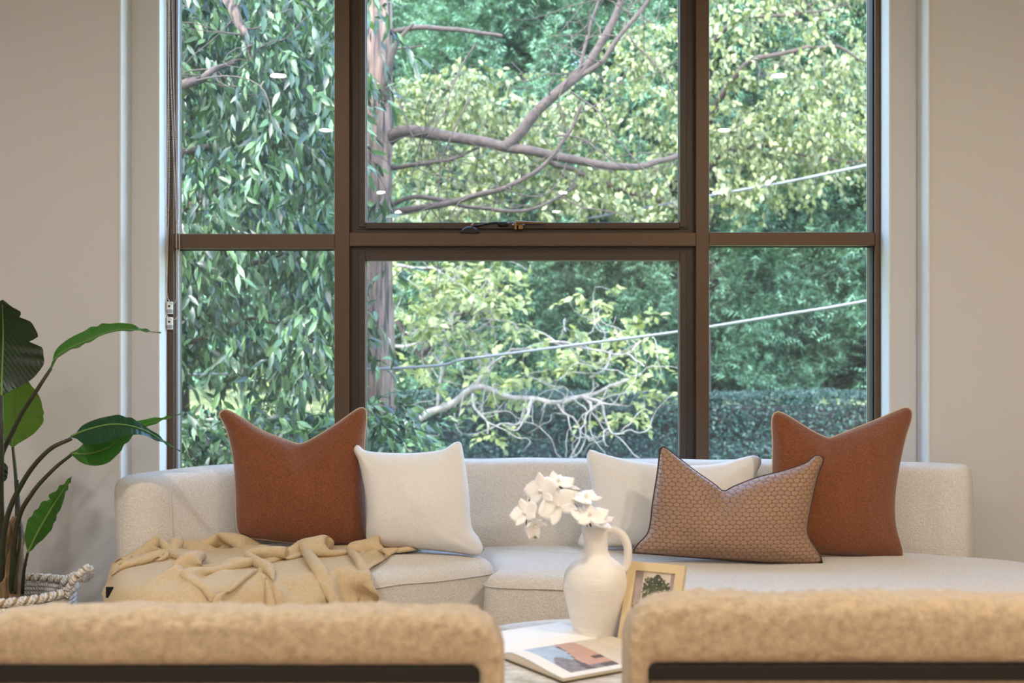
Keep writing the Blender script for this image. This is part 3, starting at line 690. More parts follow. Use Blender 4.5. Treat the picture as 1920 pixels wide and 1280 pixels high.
MB().tube(cr([vp(1136, 993), vp(1150, 993), vp(1165, 1001), vp(1174, 1016), vp(1177, 1035), vp(1174, 1058), vp(1164, 1072)], 30), [0.011, 0.0105, 0.0105, 0.011], 12).build('handle', MT['ceramic'], va, True)

# ---------------------------------------------------------------- orchid spray
oy = 3.165
orc = thing('orchid_spray', 'white orchid spray arching to the left out of the vase', 'flower', (vx, vy, rz(1030)))
stem_px = [(1118, 1040, 3.175), (1112, 1000, 3.175), (1104, 978, 3.17), (1088, 957, 3.16), (1070, 938, 3.15), (1054, 916, 3.15), (1030, 903, 3.15), (1006, 914, 3.15), (992, 940, 3.15), (987, 975, 3.15), (988, 992, 3.15)]
MB().tube(cr([at(*p) for p in stem_px], 60), [0.0028, 0.0022, 0.0014], 8).build('stem', MT['ostem'], orc, True)
MB().tube(cr([at(1117, 1030, 3.17), at(1106, 1000, 3.165), at(1098, 975, 3.15), at(1097, 958, 3.14)], 16), 0.0018, 6).build('stem', MT['ostem'], orc, True)
MB().tube(cr([at(1090, 960, 3.16), at(1075, 954, 3.15), at(1056, 953, 3.14)], 10), 0.0014, 6).build('stem', MT['ostem'], orc, True)
def petal_mesh(L, W, cup, round_):
    nu_, nv_ = 9, 7; V = []; 
    for i in range(nu_):
        s = i/(nu_-1); wd_ = W*(math.sin(math.pi*min(1, s**round_*0.93+0.05))**0.8)
        for j in range(nv_):
            t = (j/(nv_-1)-0.5)*2
            V.append((t*wd_/2, s*L, cup*(s*s*0.6-0.25*t*t*(0.5+s))*L+0.0008*math.sin(5*t+7*s)))
    Fc = [(i*nv_+j, i*nv_+j+1, (i+1)*nv_+j+1, (i+1)*nv_+j) for i in range(nu_-1) for j in range(nv_-1)]
    return np.array(V), Fc
def flower(px, py, Y, nrm, roll, s=1.0, cup=0.25, openness=1.0):
    c = np.array(at(px, py, Y)); nrm = np.array(nrm, float); nrm /= np.linalg.norm(nrm)
    a = np.array([0, 0, 1.0]) if abs(nrm[2]) < 0.9 else np.array([0, 1.0, 0])
    ux = np.cross(a, nrm); ux /= np.linalg.norm(ux); uy = np.cross(nrm, ux)
    def fr(ang):
        d = math.cos(ang)*ux+math.sin(ang)*uy; return d, np.cross(d, nrm)
    lipV, lipF = lathe([(0.001, -0.004), (0.003, 0.0), (0.004, 0.004), (0.0022, 0.008), (0.0006, 0.010)], (0, 0, 0), 10)
    L = np.array(lipV)*s; L = c+L[:, :1]*ux+L[:, 1:2]*uy+L[:, 2:3]*nrm
    fl = mk('flower', L, lipF, MT['lip'], orc)
    for ang, l, w_, rd in ((10, 0.037, 0.040, 0.8), (170, 0.037, 0.040, 0.8), (90, 0.036, 0.024, 0.9), (222, 0.035, 0.022, 0.9), (318, 0.035, 0.022, 0.9)):
        d, e = fr(math.radians(ang+roll)); V, Fc = petal_mesh(l*s, w_*s, cup, rd)
        W_ = c+V[:, :1]*e+V[:, 1:2]*d*openness+V[:, 2:3]*nrm+nrm*V[:, 1:2]*(1-openness)
        p = mk('petal', W_, Fc, MT['petal'], fl)
        mo = p.modifiers.new('thick', 'SOLIDIFY'); mo.thickness = 0.0007
flower(1046, 903, 3.14, (0.15, -0.40, 0.9), 20, 1.25)
flower(1064, 905, 3.17, (0.4, -0.2, 0.9), 50, 1.1, 0.15)
flower(1098, 932, 3.13, (0.2, -0.30, 0.95), 60, 1.3, 0.2)
flower(1106, 966, 3.10, (0.1, -0.60, 0.75), 0, 1.35, 0.3)
flower(1128, 974, 3.12, (0.35, -0.35, 0.85), 40, 1.25, 0.2)
flower(1046, 948, 3.10, (0.05, -0.95, 0.12), 32, 1.45, 0.15)
flower(1014, 920, 3.11, (-0.5, -0.8, 0.15), 10, 1.3, 0.2)
flower(1000, 930, 3.15, (-0.9, -0.35, 0.15), 60, 1.35, 0.3)
flower(984, 962, 3.11, (-0.45, -0.75, 0.35), 25, 1.2, 0.2, 0.9)
flower(1002, 985, 3.12, (0.25, -0.8, -0.45), 70, 1.1, 0.5, 0.75)
for px, py in ((988, 991), (1004, 1004)):
    c = at(px, py, 3.13); MB().lathe([(0.001, -0.008), (0.0045, -0.004), (0.0055, 0.001), (0.003, 0.007), (0.0008, 0.009)], c, 10).build('bud', MT['bud'], orc, True)

# ---------------------------------------------------------------- picture frame leaning back on its stand
fb = at(1158, 1203, 3.10); fb.z = TZ+0.0015
la, ya = math.radians(22), math.radians(28)
ex = Vector((math.cos(ya), -math.sin(ya), 0)); hb = Vector((math.sin(ya), math.cos(ya), 0))
ey = (Vector((0, 0, 1))*math.cos(la)+hb*math.sin(la)); en = ex.cross(ey)     # en faces the room
pf = thing('photo_frame', 'champagne photo frame with a picture of a potted plant beside the vase', 'photo frame', tuple(fb))
def fpt(x, y, z): return fb+ex*x+ey*y+en*z
def fbox(x0, x1, y0, y1, z0, z1):
    V = [fpt(x, y, z) for z in (z0, z1) for x, y in ((x0, y0), (x1, y0), (x1, y1), (x0, y1))]
    return V, [(3, 2, 1, 0), (4, 5, 6, 7), (0, 1, 5, 4), (1, 2, 6, 5), (2, 3, 7, 6), (3, 0, 4, 7)]
W_, H_, bd = 0.150, 0.205, 0.022
mb = MB()
for a in ((0, bd, 0, H_), (W_-bd, W_, 0, H_), (bd, W_-bd, 0, bd), (bd, W_-bd, H_-bd, H_)): mb.add(*fbox(*a, -0.012, 0.004))
recalc(mb.build('border', MT['picframe'], pf))
recalc(MB().add(*fbox(bd-0.002, W_-bd+0.002, bd-0.002, H_-bd+0.002, -0.011, -0.004)).build('backing', MT['print_cream'], pf))
# flat print: pale room, posts at the sides, dark leafy plant
def quad(x0, x1, y0, y1, z): return [fpt(x0, y0, z), fpt(x1, y0, z), fpt(x1, y1, z), fpt(x0, y1, z)], [(0, 1, 2, 3)]
pic = MB().add(*quad(bd, W_-bd, bd, H_-bd, -0.0036)).build('picture', MT['print_cream'], pf)
flat('print_mauve', srgb(176, 158, 152), srgb(150, 132, 128), 30); flat('print_leaf', srgb(74, 80, 52), srgb(40, 46, 30), 80); flat('print_leaf_light', srgb(120, 122, 86), srgb(70, 78, 50), 80)
mb = MB(); mb.add(*quad(bd, bd+0.02, bd, H_-bd, -0.0034)); mb.add(*quad(W_-bd-0.014, W_-bd-0.004, bd+0.03, H_-bd, -0.0034)); mb.build('printed_posts', MT['print_mauve'], pic)
mb = MB(); mb2 = MB(); rr = random.Random(5)
for i in range(210):
    a = rr.uniform(0, 6.28); q = math.sqrt(rr.random()); x = W_/2+0.004+math.cos(a)*q*0.034; y = H_*0.66+math.sin(a)*q*0.040
    if rr.random() < 0.18: x, y = bd+rr.uniform(0.0, 0.02), rr.uniform(0.03, 0.10)
    r_ = rr.uniform(0.005, 0.010); a2 = rr.uniform(0, 3.14)
    V = [fpt(x+r_*math.cos(a2)*c_-0.45*r_*math.sin(a2)*s_, y+r_*math.sin(a2)*c_+0.45*r_*math.cos(a2)*s_, -0.0032+0.0000012*i) for c_, s_ in ((1, 0), (0.3, 1), (-1, 0), (0.3, -1))]
    (mb if i % 4 else mb2).add(V, [(0, 1, 2, 3)])
mb.build('printed_leaves', MT['print_leaf'], pic); mb2.build('printed_leaves', MT['print_leaf_light'], pic)
st = [fpt(W_/2-0.02, 0.13, -0.012), fpt(W_/2+0.02, 0.13, -0.012)]
gz = [Vector((p.x, p.y, TZ+0.001))+hb*0.075 for p in (fpt(W_/2-0.025, 0, 0), fpt(W_/2+0.025, 0, 0))]
V = st+gz[::-1]; V = V+[p+hb*0.003 for p in V]
recalc(MB().add(V, [(0, 1, 2, 3), (7, 6, 5, 4), (0, 4, 5, 1), (1, 5, 6, 2), (2, 6, 7, 3), (3, 7, 4, 0)]).build('easel_leg', MT['picframe'], pf))

# ---------------------------------------------------------------- open magazine
S0 = Vector((-0.03, 2.955, TZ)); sd_ = Vector((0.84, 0.545, 0)).normalized(); pd = Vector((sd_.y, -sd_.x, 0))
mg = thing('open_magazine', 'open picture magazine lying on the coffee table', 'magazine', tuple(S0))
SLn, PW = 0.295, 0.262
def hgt(q): return 0.020-0.012*math.exp(-(q/0.03)**2)-0.006*(q/PW)**2+0.004*math.sin(q/PW*5)
def mpt(s, q, z): 
    p = S0+sd_*s+pd*q; return Vector((p.x, p.y, TZ+z))
def slab(s0, s1, q0, q1, f0, f1, nq=24, ns=2):
    V = []; 
    for f in (f0, f1):
        for i in range(ns):
            for j in range(nq): 
                q = q0+(q1-q0)*j/(nq-1); V.append(mpt(s0+(s1-s0)*i/(ns-1), q, f(abs(q))))
    o_ = ns*nq; Fc = []
    for i in range(ns-1):
        for j in range(nq-1):
            a = i*nq+j; Fc.append((a, a+1, a+nq+1, a+nq)); Fc.append((a+o_, a+nq+o_, a+nq+1+o_, a+1+o_))
    for j in range(nq-1):
        Fc.append((j, j+o_, j+1+o_, j+1)); a = (ns-1)*nq+j; Fc.append((a, a+1, a+1+o_, a+o_))
    for i in range(ns-1):
        a = i*nq; Fc.append((a, a+nq, a+nq+o_, a+o_)); a = i*nq+nq-1; Fc.append((a, a+o_, a+nq+o_, a+nq))
    return V, Fc
recalc(MB().add(*slab(-0.004, SLn+0.004, -0.175, PW+0.004, lambda q: 0.0006, lambda q: 0.0036)).build('cover', MT['cover'], mg))
recalc(MB().add(*slab(0, SLn, 0.002, PW, lambda q: 0.0037, lambda q: hgt(q)-0.0006)).build('page_block', MT['pages'], mg))
recalc(MB().add(*slab(0, SLn, -0.170, -0.002, lambda q: 0.0037, lambda q: 0.016-0.009*math.exp(-(q/0.03)**2))).build('page_block', MT['paper'], mg))
ns, nq = 61, 61; V = []; idx = []
for i in range(ns):
    for j in range(nq): 
        q = PW*j/(nq-1); V.append(mpt(SLn*i/(ns-1), q, hgt(q)+0.0002))
Fc = []
mats = ['paper', 'print_blue', 'print_peach', 'print_brown', 'print_grey', 'print_cream']
def region(s, q):   # s along the spine, q out from it (0..1)
    if s > 0.60: return 3 if (0.62 < s < 0.72 and 0.05 < q < 0.15) else 5
    if s < 0.14: return 0
    if q > 0.90 or q < 0.02: return 0
    if s < 0.34+0.05*math.sin(q*5): return 4 if q > 0.62+0.1*math.sin(s*20) else 1
    if s < 0.385+0.03*math.sin(q*7): return 3 if q > 0.25 else 1
    if q < 0.62: return 2
    if q < 0.68: return 3 if s > 0.5 else 2
    if q < 0.80: return 2
    return 3 if s > 0.47 else 4
for i in range(ns-1):
    for j in range(nq-1):
        a = i*nq+j; Fc.append((a, a+nq, a+nq+1, a+1)); idx.append(region((i+0.5)/(ns-1), (j+0.5)/(nq-1)))
pg = mk('printed_page', V, np.array(Fc), [MT[x] for x in mats], mg); pg.data.polygons.foreach_set('material_index', np.array(idx, dtype=np.int32))
recalc(pg)

# ================================================================ ARMCHAIRS
def armchair(label, x0, x1, Yb, ztop, sidew, zin, seed):
    t = thing('armchair', label, 'armchair', ((x0+x1)/2, Yb+0.3, 0), 'shearling armchairs with their backs to the camera')
    # arch: outer outline / inner outline, superelliptic section
    zf = 0.12; ro = 0.075; ri = 0.012; dep = 0.062
    def outline(x0, x1, zt, r, n):
        P = [(x0, zf), (x0, zt-r)]
        P += [(x0+r-r*math.cos(a), zt-r+r*math.sin(a)) for a in np.linspace(0.1, math.pi/2, 8)]
        P += [(x1-r+r*math.sin(a), zt-r+r*math.cos(a)) for a in np.linspace(0, math.pi/2-0.1, 8)]
        P += [(x1, zt-r), (x1, zf)]
        return np.array(P)
    O = outline(x0, x1, ztop, ro, 0); I = outline(x0+sidew, x1-sidew, zin, ri, 0)
    def dense(P):
        out = []
        for i in range(len(P)-1):
            m_ = 90 if i == 9 else (40 if i in (0, 18) else 5)
            out += [P[i]+(P[i+1]-P[i])*q for q in np.linspace(0, 1, m_, endpoint=False)]
        return np.array(out+[P[-1]])
    O, I = dense(O), dense(I); n = len(O); rp = 36; V = []
    for i in range(n):
        c = (O[i]+I[i])/2; a_ = (O[i]-I[i])/2
        for j in range(rp):
            q = 2*math.pi*j/rp; ca, sa = math.cos(q), math.sin(q)
            u_ = math.copysign(abs(ca)**0.62, ca); v_ = math.copysign(abs(sa)**0.62, sa)
            p = np.array((c[0]+a_[0]*u_, Yb+dep+dep*v_, c[1]+a_[1]*u_))
            d = 0.004*nz(p, 38, seed)+0.004*nz(p, 85, seed+3)+0.006*nz(p, 8, seed+1)
            p += d*np.array((0.4*a_[0]/(abs(a_[0])+1e-6)*abs(u_)*0.5, v_*0.9, (1 if u_ > 0 else 0.1)*abs(u_)))
            V.append(p)
    Fc = [(i*rp+j, i*rp+(j+1) % rp, (i+1)*rp+(j+1) % rp, (i+1)*rp+j) for i in range(n-1) for j in range(rp)]
    Fc.append(tuple(range(rp))[::-1]); Fc.append(tuple(range((n-1)*rp, n*rp)))
    recalc(mk('back_frame', V, Fc, MT['shearling'], t))
    xi0, xi1 = x0+sidew-0.004, x1-sidew+0.004
    MB().box(xi0, xi1, Yb+0.012, Yb+0.040, zin-0.023, zin+0.004, 0.003).build('back_rail', MT['black'], t)
    MB().box(xi0, xi1, Yb+0.035, Yb+0.125, 0.20, zin+0.01, 0.02).build('back_cushion', MT['shearling'], t, True)
    MB().box(x0+0.10, x1-0.10, Yb+0.12, Yb+0.56, 0.24, 0.42, 0.035).build('seat', MT['shearling'], t, True)
    for xa_ in (x0+0.062, x1-0.132): MB().box(xa_, xa_+0.07, Yb+0.11, Yb+0.52, 0.16, 0.56, 0.03).build('arm', MT['shearling'], t, True)
    for xa_ in (x0+0.04, x1-0.06):
        for ya_ in (Yb+0.05, Yb+0.48): MB().box(xa_, xa_+0.02, ya_, ya_+0.02, 0, 0.26, 0.002).build('leg', MT['black'], t)
    return t
armchair('sand shearling armchair at the lower left seen from behind', -0.86, -0.012, 1.955, 0.722, 0.042, 0.633, 2.0)
armchair('sand shearling armchair at the lower right seen from behind', 0.186, 1.04, 2.025, 0.729, 0.040, 0.618, 7.0)

# ================================================================ PLANT AND BASKET
by = 4.06; bx = (8-960)/F*by; bz = 0.34; brd = 0.215
bs = thing('rope_basket', 'white coiled rope basket with loop handles beside the sofa', 'basket', (bx, by, 0))
mb = MB(); nr = 22
for i in range(nr):
    z = 0.01+i*(bz-0.02)/nr; r_ = 0.17+(brd-0.17)*min(1, i/8.0)
    a = np.linspace(0, 2*math.pi, 64, endpoint=False)
    mb.tube(np.c_[bx+r_*np.cos(a), by+r_*np.sin(a), np.full(64, z)], 0.0088, 8, True)
mb.build('coiled_wall', MT['rope'], bs, True)
mk('basket_floor', *lathe([(0.168, 0.002), (0.17, 0.012), (0.01, 0.012)], (bx, by, 0), 40), MT['rope'], bs)
a = np.linspace(0, 2*math.pi, 240, endpoint=False)
for ph, mt in ((0, 'rope'), (2.094, 'rope'), (4.19, 'rope_stitch')):
    rr_ = brd+0.010*np.cos(40*a+ph); zz = bz+0.009*np.sin(40*a+ph)
    MB().tube(np.c_[bx+rr_*np.cos(a), by+rr_*np.sin(a), zz], 0.0075 if mt == 'rope' else 0.004, 6, True).build('braided_rim', MT[mt], bs, True)
def handle(px):
    P = cr(px, 80)
    T_ = np.gradient(P, axis=0); 
    for ph, mt in ((0, 'rope'), (2.1, 'rope'), (4.2, 'rope_stitch')):
        s_ = np.linspace(0, 60, len(P))
        Q = P+np.c_[0*s_, 0.008*np.cos(s_+ph), 0.008*np.sin(s_+ph)]
        MB().tube(Q, 0.0085 if mt == 'rope' else 0.004, 6).build('handle', MT[mt], bs, True)
handle([at(128, 1118, 4.02), at(130, 1100, 4.01), at(143, 1082, 4.0), at(162, 1066, 4.02), at(172, 1073, 4.05), at(158, 1084, 4.08), at(138, 1080, 4.12), at(118, 1092, 4.14)])
mk('soil', *lathe([(0.195, 0.0), (0.10, 0.012), (0.01, 0.014)], (bx, by, bz-0.07), 40), MT['soil'], bs)
pl = thing('bird_of_paradise_plant', 'tall bird of paradise plant with broad green leaves in the rope basket', 'plant', (bx, by, bz-0.06))
V, Fc = tube(cr([(bx, by, bz-0.08), (bx+0.015, by, bz+0.05), (bx+0.02, by, bz+0.16), (bx+0.045, by-0.01, bz+0.24)], 30), [0.055, 0.05, 0.042, 0.008], 20)
V = [np.array(v)+0.012*nz(v, 30, 2)*np.array((1, 1, 0)) for v in V]
mk('fibrous_stem', V, Fc, MT['fibre'], pl)
V, Fc = tube(cr([(bx-0.06, by, bz-0.08), (bx-0.05, by+0.02, bz+0.1), (bx-0.045, by+0.02, bz+0.28)], 20), [0.04, 0.03, 0.012], 16)
mk('fibrous_stem', V, Fc, MT['fibre'], pl)
def leaf(mid, wid, side, mat, fold=0.15, ripple=0.004, tears=(), halves=(1, 1), nu_=40, nv_=12, rib=True, fall=0.0):
    """blade on a curved midrib; wid = half widths along it"""
    M_ = even(cr(mid, 120), nu_); T_ = np.gradient(M_, axis=0); T_ /= np.linalg.norm(T_, axis=1)[:, None]
    sides = np.array(side, float)
    if sides.ndim == 1: sides = np.tile(sides, (nu_, 1))
    else: sides = np.stack([np.interp(np.linspace(0, 1, nu_), np.linspace(0, 1, len(sides)), sides[:, k_]) for k_ in range(3)], 1)
    ws = np.interp(np.linspace(0, 1, nu_), np.linspace(0, 1, len(wid)), wid)
    ws = np.convolve(np.pad(ws, 2, mode='edge'), [0.1, 0.2, 0.4, 0.2, 0.1], 'valid'); ws[0] = ws[-1] = 0.001
    V = []
    for i in range(nu_):
        s_ = sides[i]-T_[i]*np.dot(sides[i], T_[i]); s_ /= np.linalg.norm(s_); nn_ = np.cross(T_[i], s_)
        for j in range(2*nv_+1):
            q = (j-nv_)/nv_; w_ = ws[i]*(halves[0] if q < 0 else halves[1])
            for (tu, tq, tw, td) in tears:
                if q*tq > 0:
                    w_ *= 1-td*math.exp(-((i/nu_-tu)/tw)**2)*abs(q)
            p = M_[i]+s_*q*w_+nn_*(fold*abs(q)**1.5*w_+ripple*abs(q)*math.sin(i*0.9+q*2+math.sin(i*0.37)*2))
            p[2] -= fall*abs(q)**2*w_
            V.append(p)
    m_ = 2*nv_+1
    Fc = np.array([(i*m_+j, (i+1)*m_+j, (i+1)*m_+j+1, i*m_+j+1) for i in range(nu_-1) for j in range(m_-1)])
    o = mk('leaf', V, Fc, MT[mat], pl)
    if rib: MB().tube(M_[:-2], [0.004, 0.003, 0.0008], 6).build('midrib', MT['midrib'], o, True)
    return o
def pet(pts, r0=0.009, r1=0.005): MB().tube(cr(pts, 40), [r0, r1], 8).build('petiole', MT['petiole'], pl, True)
yA, yB, yC, yD, yE = 3.93, 4.12, 3.90, 3.92, 3.88
leaf([at(3, 742, yA), at(4, 700, yA+0.02), at(6, 630, yA+0.02), at(4, 562, yA-0.02)], [0.0, 0.09, 0.125, 0.118, 0.10, 0.07, 0.0], (1, 0.15, 0), 'plant_leaf_shaded', 0.12, 0.003, [(0.55, 1, 0.03, 0.30), (0.80, 1, 0.03, 0.30), (0.66, -1, 0.02, 0.25)])
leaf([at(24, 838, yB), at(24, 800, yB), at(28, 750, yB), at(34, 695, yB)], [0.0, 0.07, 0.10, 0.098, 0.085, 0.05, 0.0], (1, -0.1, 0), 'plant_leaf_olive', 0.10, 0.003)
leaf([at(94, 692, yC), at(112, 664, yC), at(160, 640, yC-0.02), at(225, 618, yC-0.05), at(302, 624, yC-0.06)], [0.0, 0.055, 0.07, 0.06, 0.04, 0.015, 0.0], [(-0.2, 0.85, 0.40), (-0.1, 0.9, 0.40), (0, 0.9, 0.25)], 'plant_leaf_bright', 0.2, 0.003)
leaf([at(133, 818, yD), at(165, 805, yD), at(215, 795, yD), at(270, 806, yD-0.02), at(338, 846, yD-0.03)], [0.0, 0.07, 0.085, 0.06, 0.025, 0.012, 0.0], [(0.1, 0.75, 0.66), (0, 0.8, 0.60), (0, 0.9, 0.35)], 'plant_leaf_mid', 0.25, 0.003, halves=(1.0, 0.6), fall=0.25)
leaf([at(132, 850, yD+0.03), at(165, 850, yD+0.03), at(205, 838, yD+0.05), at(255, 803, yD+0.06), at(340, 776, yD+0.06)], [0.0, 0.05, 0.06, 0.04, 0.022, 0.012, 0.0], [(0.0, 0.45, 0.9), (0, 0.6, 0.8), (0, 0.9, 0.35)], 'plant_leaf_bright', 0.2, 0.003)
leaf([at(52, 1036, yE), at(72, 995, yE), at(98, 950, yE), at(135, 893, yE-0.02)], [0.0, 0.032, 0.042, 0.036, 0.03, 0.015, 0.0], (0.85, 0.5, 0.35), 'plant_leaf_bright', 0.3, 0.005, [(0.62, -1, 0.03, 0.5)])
leaf([at(-12, 915, 4.2), at(-4, 890, 4.2), at(-2, 855, 4.2)], [0.0, 0.03, 0.03, 0.0], (1, 0.2, 0), 'plant_leaf_shaded')
r0 = bz-0.03
pet([(bx, by, r0), at(2, 950, 4.0), at(3, 850, yA), at(3, 742, yA)], 0.012, 0.006)
pet([(bx+0.03, by, r0), at(32, 980, 4.08), at(30, 900, yB), at(24, 838, yB)])
pet([(bx-0.01, by-0.02, r0), at(-6, 900, 4.0), at(28, 800, 3.95), at(70, 730, yC), at(96, 690, yC)], 0.010, 0.005)
pet([(bx, by-0.03, r0), at(10, 985, 3.98), at(45, 900, 3.95), at(90, 845, yD), at(134, 822, yD)], 0.010, 0.006)
pet([(bx+0.03, by-0.03, r0), at(32, 985, 3.98), at(60, 925, 3.95), at(100, 880, yD+0.03), at(134, 852, yD+0.03)], 0.009, 0.005)
pet([at(42, 1112, 3.98), at(45, 1070, 3.92), at(52, 1036, yE)], 0.006, 0.004)
pet([at(28, 1112, 4.02), at(30, 1060, 4.02), at(38, 1000, 4.0), at(33, 900, 4.1)], 0.006, 0.004)

# ================================================================ THE GARDEN
GZ = -0.35
def gz_(y): return GZ+0.85*max(0.0, min(1.0, (y-14.5)/9.0))**1.2+0.9*max(0.0, (y-24)/20)
ny = 60; V = []; Fc = []
ys = np.linspace(5.06, 70, ny); xs = np.linspace(-40, 45, 60)
for y in ys:
    for x in xs: V.append((x, y, gz_(y)+0.04*nz((x, y, 0), 0.6)))
Fc = [(i*60+j, i*60+j+1, (i+1)*60+j+1, (i+1)*60+j) for i in range(ny-1) for j in range(59)]
tag(mk('garden_ground', V, Fc, MT['lawn']), 'sunlit lawn rising behind the hedge', 'ground', None, 'structure')

def unit(v): return v/(np.linalg.norm(v, axis=-1, keepdims=True)+1e-9)
def leaf_tpl(w, droop=0.15, fold=0.12):
    V = np.array([(0, 0, 0), (-0.40*w, 0.3, fold*w), (0, 0.3, 0), (0.40*w, 0.3, fold*w), (-0.46*w, 0.58, fold*w-droop*0.4), (0, 0.58, -droop*0.4), (0.46*w, 0.58, fold*w-droop*0.4), (0, 1.0, -droop)], float)
    return V, np.array([(0, 2, 1), (0, 3, 2), (1, 2, 5), (1, 5, 4), (2, 3, 6), (2, 6, 5), (4, 5, 7), (5, 6, 7)])
PANES = [(338, 627, 0, 438), (338, 627, 466, 872), (683, 1275, 0, 416), (683, 1275, 490, 858), (1330, 1635, 0, 435), (1330, 1635, 460, 862)]
def foliage(parent, tpl, pos, d, nrm, size, mat, nparts=300, name='leaf', partname='foliage'):
    """300 nearest leaves in view as leaf objects sharing one mesh, the rest as one foliage mesh"""
    TV, TF = tpl; d = unit(d); s = unit(np.cross(d, nrm)); n_ = np.cross(s, d)
    px = pos[:, 0]/pos[:, 1]*F+960; py = 640-(pos[:, 2]-CH)/pos[:, 1]*F
    vis = np.zeros(len(pos), bool)
    for a, b, c, e in PANES: vis |= (px > a) & (px < b) & (py > c) & (py < e)
    order = np.argsort(np.where(vis, pos[:, 1], 1e6)); pick = order[:min(nparts, int(vis.sum()))]
    rest = np.ones(len(pos), bool); rest[pick] = False
    B = np.stack([s, d, n_], 1)*size[:, None, None]
    R_ = np.nonzero(rest)[0]
    W_ = np.einsum('vk,nkj->nvj', TV, B[R_])+pos[R_][:, None, :]
    Fc = (TF[None]+np.arange(len(R_))[:, None, None]*len(TV)).reshape(-1, 3)
    o = mk(partname, W_.reshape(-1, 3), Fc, MT[mat], parent, True); o['kind'] = 'stuff'
    if len(pick):
        me = bpy.data.meshes.new(name); me.from_pydata(TV.tolist(), [], TF.tolist()); me.update(); me.materials.append(MT[mat])
        me.polygons.foreach_set('use_smooth', np.ones(len(me.polygons), dtype=bool))
        inv = Matrix.Translation(parent.location).inverted()
        for i in pick:
            q = bpy.data.objects.new(name, me); COL.objects.link(q); q.parent = parent; q.matrix_parent_inverse = inv
            M_ = Matrix.Identity(4)
            for k_ in range(3):
                for r_ in range(3): M_[r_][k_] = B[i][k_][r_]
                M_[k_][3] = pos[i][k_]
            q.matrix_basis = M_
    return o
def sprays(rs, centers, tdir, tlen, per, ldroop, lsize, spread=0.5, up=0.3):
    """twigs with leaves along them -> leaf position, direction, normal, size"""
    n = len(centers); t = np.linspace(0.1, 1.0, per)
    tl = tlen*(0.7+0.6*rs.rand(n))
    base = centers[:, None, :]+tdir[:, None, :]*(t[None, :, None]*tl[:, None, None])
    base = base+np.array([0, 0, -1.0])*(t[None, :, None]**2*0.35*tl[:, None, None])
    pos = base.reshape(-1, 3); m_ = len(pos)
    d = np.repeat(tdir, per, 0)*0.6+np.array([0, 0, -ldroop])+spread*rs.randn(m_, 3)
    nrm = np.array([0, -0.35, 0.8])+0.5*rs.randn(m_, 3)
    return pos+0.012*rs.randn(m_, 3), unit(d), unit(nrm), lsize*(0.65+0.6*rs.rand(m_))
def pick_px(rs, n, box, Y, keep=None):
    px = rs.uniform(box[0], box[1], n); py = rs.uniform(box[2], box[3], n); y = rs.uniform(Y[0], Y[1], n)
    p = np.stack([(px-960)/F*y, y, CH-(py-640)/F*y], 1)
    if keep is not None: p = p[np.array([keep(a, b, c) for a, b, c in zip(px, py, p)])]
    return p
def rdir(rs, n, bias=(0, 0, 0)):
    return unit(rs.randn(n, 3)*np.array([1, 0.8, 0.55])+np.array(bias))
def branch(parent, pts, r0, r1, mat, name='branch', seg=10, wob=0.0, n=40):
    P = cr([at(*p) for p in pts], n)
    if wob: P = P+wob*np.array([[nz(p, 5, 1), nz(p, 5, 2), nz(p, 5, 3)] for p in P])
    MB().tube(P, [r0, (r0+r1)/2, r1], seg).build(name, MT[mat], parent, True); return P
def twigs(parent, rs, lines, n, L, r, mat, name='twigs', gnarl=0.35, steps=7, kind='stuff', bias=(0, 0, 0)):
    mb = MB()
    for i in range(n):
        Pm = lines[rs.randint(len(lines))]; p = Pm[rs.randint(len(Pm)//5, len(Pm))].copy(); d = unit(rs.randn(3)*np.array([1, 0.5, 1])+np.array(bias))
        pts = [p.copy()]; l = L*(0.5+rs.rand())
        for k_ in range(steps):
            d = unit(d+gnarl*rs.randn(3)); p = p+d*l/steps; pts.append(p.copy())
        mb.tube(cr(pts, 2*steps), [r*(0.6+0.6*rs.rand()), r*0.3], 5)
    o = mb.build(name, MT[mat], parent, True); o['kind'] = kind; return o

# ---------------------------------------------------------------- tree with the big trunk
rs = np.random.RandomState(21)
TY = 9.6; kt = TY/F
tr = thing('tree', 'tall tree with thick red brown trunk and bare spreading limbs', 'tree', ((711-960)*kt, TY, GZ))
P = cr([Vector(((703-960)*kt, TY, GZ-0.2)), at(703, 780, TY), at(701, 560, TY), at(700, 400, TY), at(703, 250, TY), at(703, 130, TY), at(706, 20, TY), at(700, -200, TY), at(690, -700, TY+0.3)], 150)
V, Fc = tube(P, [42*kt, 37*kt, 36*kt, 35*kt, 34*kt, 28*kt, 22*kt, 14*kt], 40)
W_ = []
for i, v in enumerate(V):
    c = P[i//40]; d = np.array(v)-c; f = 1+0.16*noise.noise(Vector((d[0]*26, d[1]*26, v[2]*1.6)))+0.08*noise.noise(Vector((d[0]*60, d[1]*60, v[2]*4)))
    W_.append(c+d*f)
mk('trunk', W_, Fc, MT['bark'], tr)
ln = []
ln.append(branch(tr, [(725, 262, TY), (760, 246, TY-0.1), (830, 256, TY-0.2), (945, 273, TY-0.35), (1050, 296, TY-0.4), (1150, 311, TY-0.4), (1215, 308, TY-0.3), (1300, 285, TY-0.2)], 13*kt, 4.5*kt, 'limb', 'limb', 12, 0.02))
ln.append(branch(tr, [(945, 276, TY-0.35), (975, 248, TY-0.4), (1010, 205, TY-0.45), (1075, 148, TY-0.5), (1115, 100, TY-0.5), (1145, 45, TY-0.5), (1180, -30, TY-0.5)], 11*kt, 6*kt, 'limb', 'limb', 12, 0.015))
ln.append(branch(tr, [(1076, 146, TY-0.5), (1128, 115, TY-0.55), (1160, 70, TY-0.6), (1205, 15, TY-0.6), (1240, -40, TY-0.6)], 5.5*kt, 3.5*kt, 'limb', 'limb', 8, 0.02))
